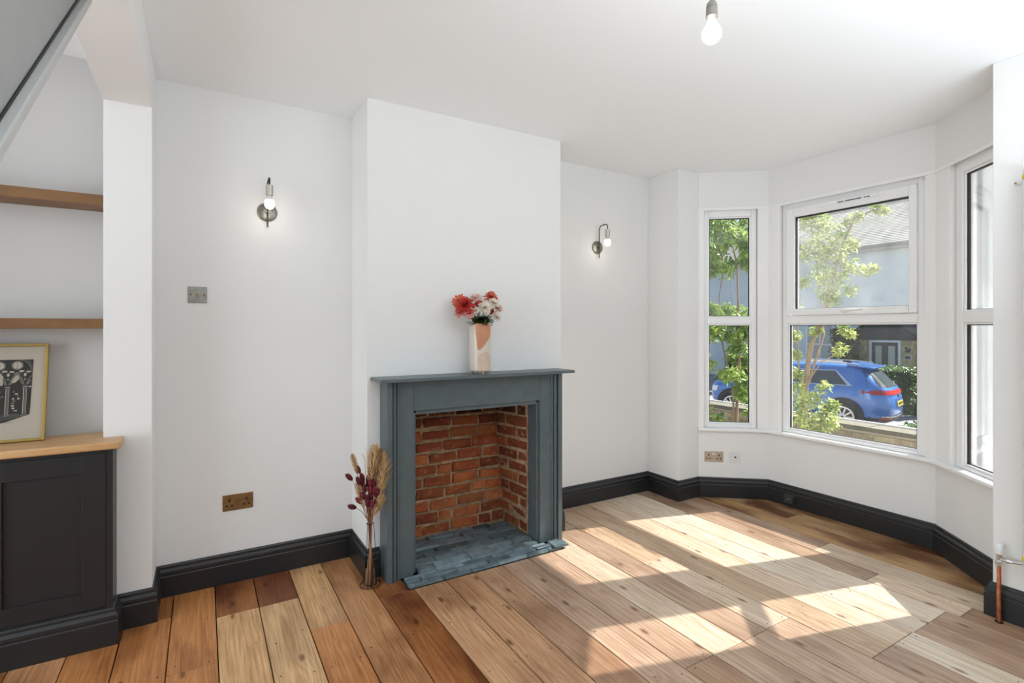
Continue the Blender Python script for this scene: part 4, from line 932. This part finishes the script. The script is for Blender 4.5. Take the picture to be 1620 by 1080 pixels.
# ---- blue car parked on the street
car = empty('car', (13.87, 8.1, RZ), 'blue hatchback car parked across the street, seen from its rear', 'car')
PAINT = mat('blue_car_paint', (.035, .155, .46), .28, .2, coat=.8); CG = mat('car_glass', (.03, .04, .04), .06, spec=.9); TLM = mat('red_tail_light', (.36, .012, .01), .15)
CLAD = mat('black_cladding', (.02, .02, .022), .6); SIL = mat('silver_trim', (.62, .63, .64), .3, .7); PLY = mat('yellow_plate', (.80, .58, .02), .5)
LV = [(.20, -2.0, 2.0, .80), (.28, -2.15, 2.12, .885), (.45, -2.225, 2.2, .918), (.62, -2.235, 2.22, .928), (.80, -2.215, 2.2, .926), (.92, -2.185, 2.12, .915), (1.0, -2.15, 1.95, .90), (1.06, -2.12, 1.28, .875),
      (1.20, -1.98, 1.06, .825), (1.34, -1.86, .80, .775), (1.46, -1.72, .50, .72), (1.54, -1.60, .22, .665), (1.585, -1.42, .02, .58), (1.61, -1.15, -.2, .44)]
def lv(z):
    if z <= LV[0][0]: return LV[0][1:]
    for a, b in zip(LV, LV[1:]):
        if z <= b[0]: t = (z-a[0])/(b[0]-a[0]); return tuple(a[i]+(b[i]-a[i])*t for i in (1, 2, 3))
    return LV[-1][1:]
NN = 4.6
def side(y, z, o=0):
    yr, yf, W_ = lv(z); yc = (yr+yf)/2; a = (yf-yr)/2; q = max(0, 1-min(1, abs((y-yc)/a))**NN); return W_*q**(1/NN)+o
def rear(x, z, o=0):
    yr, yf, W_ = lv(z); yc = (yr+yf)/2; a = (yf-yr)/2; q = max(0, 1-min(1, abs(x/W_))**NN); return yc-a*q**(1/NN)-o
m = MB(); NC = 56; vs = []; fs = []
for z, yr, yf, W_ in LV:
    yc = (yr+yf)/2; a = (yf-yr)/2
    for k in range(NC):
        t = 2*math.pi*k/NC; c, s_ = math.cos(t), math.sin(t)
        x = math.copysign(abs(c)**(2/NN), c)*W_; y = yc+math.copysign(abs(s_)**(2/NN), s_)*a; vs.append((x, y, z))
for i in range(len(LV)-1):
    for k in range(NC): fs.append((i*NC+k, i*NC+(k+1) % NC, (i+1)*NC+(k+1) % NC, (i+1)*NC+k))
fs += [tuple(range(NC-1, -1, -1)), tuple(range((len(LV)-1)*NC, len(LV)*NC))]
CA = math.radians(12); CR = Matrix.Rotation(CA, 3, 'Z'); CO = Vector((13.87, 8.1, RZ))
# rear wheel centre stays on the kerb side
cx = lambda p: CO+CR @ Vector(p)
def cpart(m, name, ma, par=None, **k): m.v = [CO+CR @ p for p in m.v]; return m.build(name, ma, par or car, **k)
m.add(vs, fs); body = cpart(m, 'body', PAINT, smooth='all')
def patch_side(poly4, name, ma, o=.008, par=None, sg=-1, nu=10, nv=4):
    """poly4: (y,z) corners bl, br, tr, tl on the flank; sg side"""
    m = MB(); vs = []
    for j in range(nv+1):
        for i in range(nu+1):
            u, v = i/nu, j/nv; a = Vector(poly4[0]).lerp(Vector(poly4[1]), u); b = Vector(poly4[3]).lerp(Vector(poly4[2]), u); q = a.lerp(b, v); vs.append((sg*side(q.x, q.y, o), q.x, q.y))
    m.add(vs, [(j*(nu+1)+i, j*(nu+1)+i+1, (j+1)*(nu+1)+i+1, (j+1)*(nu+1)+i) for j in range(nv) for i in range(nu)]); return cpart(m, name, ma, par, fix=False, smooth='all')
def patch_rear(poly4, name, ma, o=.008, par=None, nu=12, nv=4):
    m = MB(); vs = []
    for j in range(nv+1):
        for i in range(nu+1):
            u, v = i/nu, j/nv; a = Vector(poly4[0]).lerp(Vector(poly4[1]), u); b = Vector(poly4[3]).lerp(Vector(poly4[2]), u); q = a.lerp(b, v); vs.append((q.x, rear(q.x, q.y, o), q.y))
    m.add(vs, [(j*(nu+1)+i, j*(nu+1)+i+1, (j+1)*(nu+1)+i+1, (j+1)*(nu+1)+i) for j in range(nv) for i in range(nu)]); return cpart(m, name, ma, par, fix=False, smooth='all')
for sg in (-1, 1):
    patch_side([(-1.46, 1.09), (.95, 1.07), (.50, 1.43), (-1.10, 1.45)], 'window_surround', SIL, .010, sg=sg)
    patch_side([(-1.36, 1.11), (-.42, 1.10), (-.42, 1.42), (-1.08, 1.43)], 'side_window', CG, .018, sg=sg)
    patch_side([(-.34, 1.10), (.88, 1.09), (.48, 1.41), (-.34, 1.42)], 'side_window', CG, .018, sg=sg)
    patch_side([(-1.95, .24), (2.0, .24), (2.0, .36), (-2.0, .36)], 'sill_cladding', CLAD, .012, sg=sg, nu=20)
    patch_side([(-2.02, .93), (-1.72, .955), (-1.70, .965), (-2.02, 1.03)], 'tail_light', TLM, .014, sg=sg, nu=8)
    for yw in (-1.28, 1.39):
        X0 = sg*.915
        m = MB(); m.lathe([(.44, 0), (.44, .028), (.36, .03)], (X0, yw, .37), 32, (sg, 0, 0)); ar = cpart(m, 'wheel_arch', CLAD, smooth=True)
        m = MB(); m.lathe([(.20, -.16), (.33, -.15), (.345, -.10), (.345, .02), (.32, .045), (.255, .048)], (X0, yw, .345), 32, (sg, 0, 0)); wh = cpart(m, 'wheel', mat('tyre_rubber', (.016, .016, .017), .8) if 'tyre_rubber' not in bpy.data.materials else bpy.data.materials['tyre_rubber'], smooth=True)
        m = MB(); m.lathe([(.255, .035), (.255, .052), (.225, .055), (.215, .03), (.05, .02)], (X0, yw, .345), 32, (sg, 0, 0))
        for q in range(10):
            a = 2*math.pi*q/10; ca, sa = math.cos(a), math.sin(a); c = Vector((X0+sg*.053, yw, .345)); r_ = Vector((0, ca, sa)); t_ = Vector((0, -sa, ca))
            m.add([c+r_*.03-t_*.02, c+r_*.03+t_*.02, c+r_*.235+t_*.016, c+r_*.235-t_*.016], [(0, 1, 2, 3)])
        cpart(m, 'alloy_rim', SIL, wh)
    m = MB(); m.tube([(sg*.60, .1, 1.59), (sg*.655, -.3, 1.625), (sg*.64, -1.2, 1.615), (sg*.60, -1.55, 1.585)], .016, 8); cpart(m, 'roof_rail', SIL)
    m = MB(); m.ball((sg*.98, .78, 1.12), .12, 10, (1, .55, .75)); cpart(m, 'door_mirror', PAINT, smooth='all')
patch_rear([(-.80, 1.075), (.80, 1.075), (.62, 1.43), (-.62, 1.43)], 'rear_window', CG, .010)
patch_rear([(-.86, .91), (.86, .91), (.84, 1.01), (-.84, 1.01)], 'tail_light', TLM, .016, nu=24)
patch_rear([(-.80, .24), (.80, .24), (.82, .40), (-.82, .40)], 'bumper_cladding', CLAD, .014)
patch_rear([(-.72, .385), (.72, .385), (.72, .415), (-.72, .415)], 'bumper_trim', SIL, .020)
for sx in (-.60, .60): patch_rear([(sx-.14, .33), (sx+.14, .33), (sx+.14, .375), (sx-.14, .375)], 'fog_reflector', TLM, .020)
patch_rear([(-.36, .60), (.36, .60), (.33, .80), (-.33, .80)], 'plate_recess_shade', mat('recess_shade_blue', (.012, .06, .24), .4), .006)  # flat patch in darker body blue, shade of the recess put into the colour
pl = patch_rear([(-.26, .63), (.26, .63), (.26, .75), (-.26, .75)], 'number_plate', PLY, .022)
for k in range(7):
    a = -.21+k*.061+(.02 if k > 3 else 0); patch_rear([(a, .655), (a+.036, .655), (a+.036, .725), (a, .725)], 'plate_mark', M['black'], .026, par=pl, nu=1, nv=1)
m = MB(); m.lathe([(.055, 0), (.055, .008), (.045, .012)], (0, rear(0, .86, .004), .86), 16, (0, -1, 0)); cpart(m, 'badge', CLAD)
m = MB(); m.add([(-.66, -1.30, 1.60), (.66, -1.30, 1.60), (.63, -1.84, 1.53), (-.63, -1.84, 1.53), (-.66, -1.30, 1.56), (.66, -1.30, 1.56), (.60, -1.83, 1.495), (-.60, -1.83, 1.495)], [(0, 1, 2, 3), (7, 6, 5, 4), (0, 4, 5, 1), (1, 5, 6, 2), (2, 6, 7, 3), (3, 7, 4, 0)]); cpart(m, 'roof_spoiler', PAINT, bevel=.01)
m = MB(); m.add([(-.42, -1.15, 1.612), (.42, -1.15, 1.612), (.42, -.2, 1.612), (-.42, -.2, 1.612), (-.42, -1.15, 1.618), (.42, -1.15, 1.618), (.42, -.2, 1.618), (-.42, -.2, 1.618)], [(0, 3, 2, 1), (4, 5, 6, 7), (0, 1, 5, 4), (1, 2, 6, 5), (2, 3, 7, 6), (3, 0, 4, 7)]); cpart(m, 'roof_panel', mat('grey_roof_glass', (.20, .19, .18), .2))
m = MB(); m.box(-.045, .045, -1.25, -1.05, 1.605, 1.66); cpart(m, 'roof_antenna', M['black'], bevel=.02)
m = MB(); m.tube([(.05, rear(.05, 1.10, .02), 1.09), (.40, rear(.40, 1.16, .02), 1.17)], .012, 6); cpart(m, 'rear_wiper', M['black'])
patch_side([(1.9, .68), (2.12, .68), (2.08, .82), (1.85, .84)], 'headlight', SIL, .01)

# ---- house opposite
HX = 23.5
ho_ = empty('terraced_house', (HX+3, 12, RZ-.15), 'grey rendered house with a tiled roof across the street', 'house')
HZ0 = -1.3; EZ = 4.87
RND = mat('grey_render', (.56, .60, .61), .9, bump=.3, bscale=3, var=.06, vscale=1.5); WW = mat('white_woodwork', (.75, .76, .76), .5)
MB().box(HX, HX+7, -6, 34, HZ0, EZ-.1).build('wall', RND, ho_)
RT = mat('roof_tile', (.46, .43, .36), .9, bump=.4, bscale=8, var=.2, vscale=2)
m = MB(); x, z = HX-.30, EZ-.12
for k in range(34):
    dx, dz = .115, .085
    m.add([(x-.02, -6.3, z+.028), (x+dx+.04, -6.3, z+dz+.028), (x+dx+.04, 34.3, z+dz+.028), (x-.02, 34.3, z+.028), (x-.02, -6.3, z-.012), (x-.02, 34.3, z-.012)], [(0, 1, 2, 3), (0, 3, 5, 4)]); x += dx; z += dz
kind(m.build('tile_course', RT, ho_, fix=False), 'stuff')
MB().extr([(HX-.28, -6.2, EZ-.15), (x, -6.2, z-.02), (x+3.9, -6.2, EZ-.15)], (0, 40.4, 0)).build('roof', RT, ho_)
MB().box(HX-.42, HX-.29, -6.3, 34.3, EZ-.26, EZ-.15).build('gutter', mat('dark_gutter', (.09, .085, .07), .6), ho_, bevel=.02)
MB().box(HX-.29, HX, -6.3, 34.3, EZ-.36, EZ-.2).build('fascia', mat('stone_band', (.30, .30, .28), .8), ho_)
def hwin(y0, y1, z0, z1, nx=2):
    m = MB(); m.box(HX-.06, HX-.001, y0, y1, z0, z1); wf = m.build('window', WW, ho_, bevel=.01); n = nx
    for i in range(n):
        for (za, zb) in ((z0+.07, (z0+z1)/2-.03), ((z0+z1)/2+.03, z1-.07)):
            a = y0+.07+(y1-y0-.07)*i/n; b = y0+(y1-y0-.07)*(i+1)/n; MB().box(HX-.066, HX-.0605, a, b, za, zb).build('pane', mat('far_pane', (.33, .37, .38), .15) if 'far_pane' not in bpy.data.materials else bpy.data.materials['far_pane'], wf)
hwin(11.55, 13.35, -.25, 1.6, 3); hwin(15.2, 16.6, -.25, 1.6, 2); hwin(4.5, 6.3, -.25, 1.6, 3); hwin(19.5, 21.2, -.25, 1.6, 3)
MB().box(HX-.12, HX-.061, 11.4, 13.5, -.4, -.26).build('window_sill', WW, ho_)
# porch
PX = 22.3; y0, y1, yc = 8.5, 10.95, 9.72
YB_ = mat('yellow_porch_brick', (.44, .33, .17), .95, bump=.6, bscale=12, var=.3, vscale=6); DRK = mat('dark_cladding', (.045, .046, .045), .7, bump=.3, bscale=6, var=.2, vscale=3)
MB().box(PX, HX, y0, 9.165, HZ0, .93).box(PX, HX, 10.23, y1, HZ0, .93).build('porch_wall', YB_, ho_)
for k in range(9):  # brick courses of the porch told apart as raised bands
    z = -.9+k*.2
    MB().box(PX-.012, PX-.0005, y0, 9.16, z, z+.17).build('brick_course', YB_, ho_); MB().box(PX-.012, PX-.0005, 10.235, y1, z, z+.17).build('brick_course', YB_, ho_)
MB().extr([(PX-.02, y0-.15, .935), (PX-.02, y1+.15, .935), (PX-.02, yc, 2.02)], (HX-PX+.02, 0, 0)).build('porch_gable', DRK, ho_)
for a, b in (((y0-.25, .90), (yc, 2.12)), ((y1+.25, .90), (yc, 2.12))):
    MB().extr([(PX-.20, a[0], a[1]), (PX-.20, b[0], b[1]), (PX-.20, b[0], b[1]-.09), (PX-.20, a[0]+(.05 if a[0] < yc else -.05), a[1]-.03)], (HX-PX+.2, 0, 0)).build('porch_roof', mat('porch_slate', (.10, .10, .10), .8) if 'porch_slate' not in bpy.data.materials else bpy.data.materials['porch_slate'], ho_)
m = MB(); m.box(PX-.03, PX+.05, 9.17, 9.25, HZ0+.2, .93).box(PX-.03, PX+.05, 10.145, 10.225, HZ0+.2, .93).box(PX-.03, PX+.05, 9.25, 10.145, .85, .93); m.build('door_frame', WW, ho_)
fd = MB().box(PX, PX+.05, 9.252, 10.143, HZ0+.2, .848).build('front_door', mat('black_door', (.018, .018, .018), .35), ho_)
for a, b in ((9.36, 9.58), (9.80, 10.02)): MB().box(PX-.012, PX-.001, a, b, -.55, .72).build('door_glass', mat('frosted_glass', (.42, .43, .38), .3) if 'frosted_glass' not in bpy.data.materials else bpy.data.materials['frosted_glass'], fd, bevel=.004)
MB().lathe([(.02, 0), (.02, .03)], (PX-.001, 9.69, .0), 10, (-1, 0, 0)).build('door_knob', M['nickel'], fd)
m = MB(); m.box(PX-.04, PX-.014, 8.83, 9.04, .24, .38); pq = m.build('wall_plaque', WW, ho_); MB().box(PX-.046, PX-.041, 8.845, 9.025, .255, .365).build('plaque_face', M['black'], pq)
m = MB(); m.ball((PX-.04, 8.94, .55), .07, 8, (.3, 1, 1)).ball((PX-.04, 8.99, .65), .05, 8, (.3, 1, 1)).ball((PX-.04, 8.88, .60), .045, 8, (.3, 1, 1)); m.build('wall_ornament', DRK, ho_)
def leafbox(name, x0, x1, y0, y1, z0, z1, n, label, cat, L_=.09, lm=DK):
    r = empty(name, ((x0+x1)/2, (y0+y1)/2, z0), label, cat)
    MB().box(x0+.08, x1-.08, y0+.08, y1-.08, z0, z1-.08).build('hedge_core', mat('hedge_shade', (.015, .03, .008), .9) if 'hedge_shade' not in bpy.data.materials else bpy.data.materials['hedge_shade'], r)
    m = MB()
    for _ in range(n):
        f = random.choice('ttffs'); x, y, z = random.uniform(x0, x1), random.uniform(y0, y1), random.uniform(z0, z1)
        if f == 't': z = z1-.07+random.uniform(0, .1)
        elif f == 'f': x = x0+random.uniform(-.03, .09)
        else: y = random.choice((y0+random.uniform(-.03, .09), y1))
        leaf(m, Vector((x, y, z)), L_, L_*.5, 0)
    kind(m.build('foliage', lm, r, fix=False), 'stuff')
leafbox('hedge', 17.3, 18.3, 6.85, 13.0, RZ, .20, 9000, 'clipped green hedge behind the blue car, in front of the black door', 'hedge', .10)
leafbox('ivy_bush', 21.3, 22.05, 10.35, 11.2, HZ0, 1.3, 2600, 'dark ivy bush beside the porch of the house opposite', 'bush', .12, leafmat('ivy_leaf', (.012, .035, .008), (.05, .11, .02), .2))
leafbox('verge_plants', 12.6, 14.2, 4.6, 5.3, RZ, -.72, 2200, 'low dark green plants at the kerb behind the rear bumper of the blue car', 'plants', .10)
# gate pier at the right end of the hedge
gp = empty('gate_pier', (17.6, 6.5, RZ), 'weathered brick gate pier at the right end of the hedge', 'pier')
MB().box(17.35, 17.8, 6.20, 6.65, RZ, .30).build('pier_shaft', mat('pier_brick', (.22, .19, .15), .95, bump=.6, bscale=14, var=.3, vscale=7), gp)
MB().box(17.30, 17.85, 6.15, 6.70, .30, .38).build('pier_cap', cm, gp, bevel=.01)
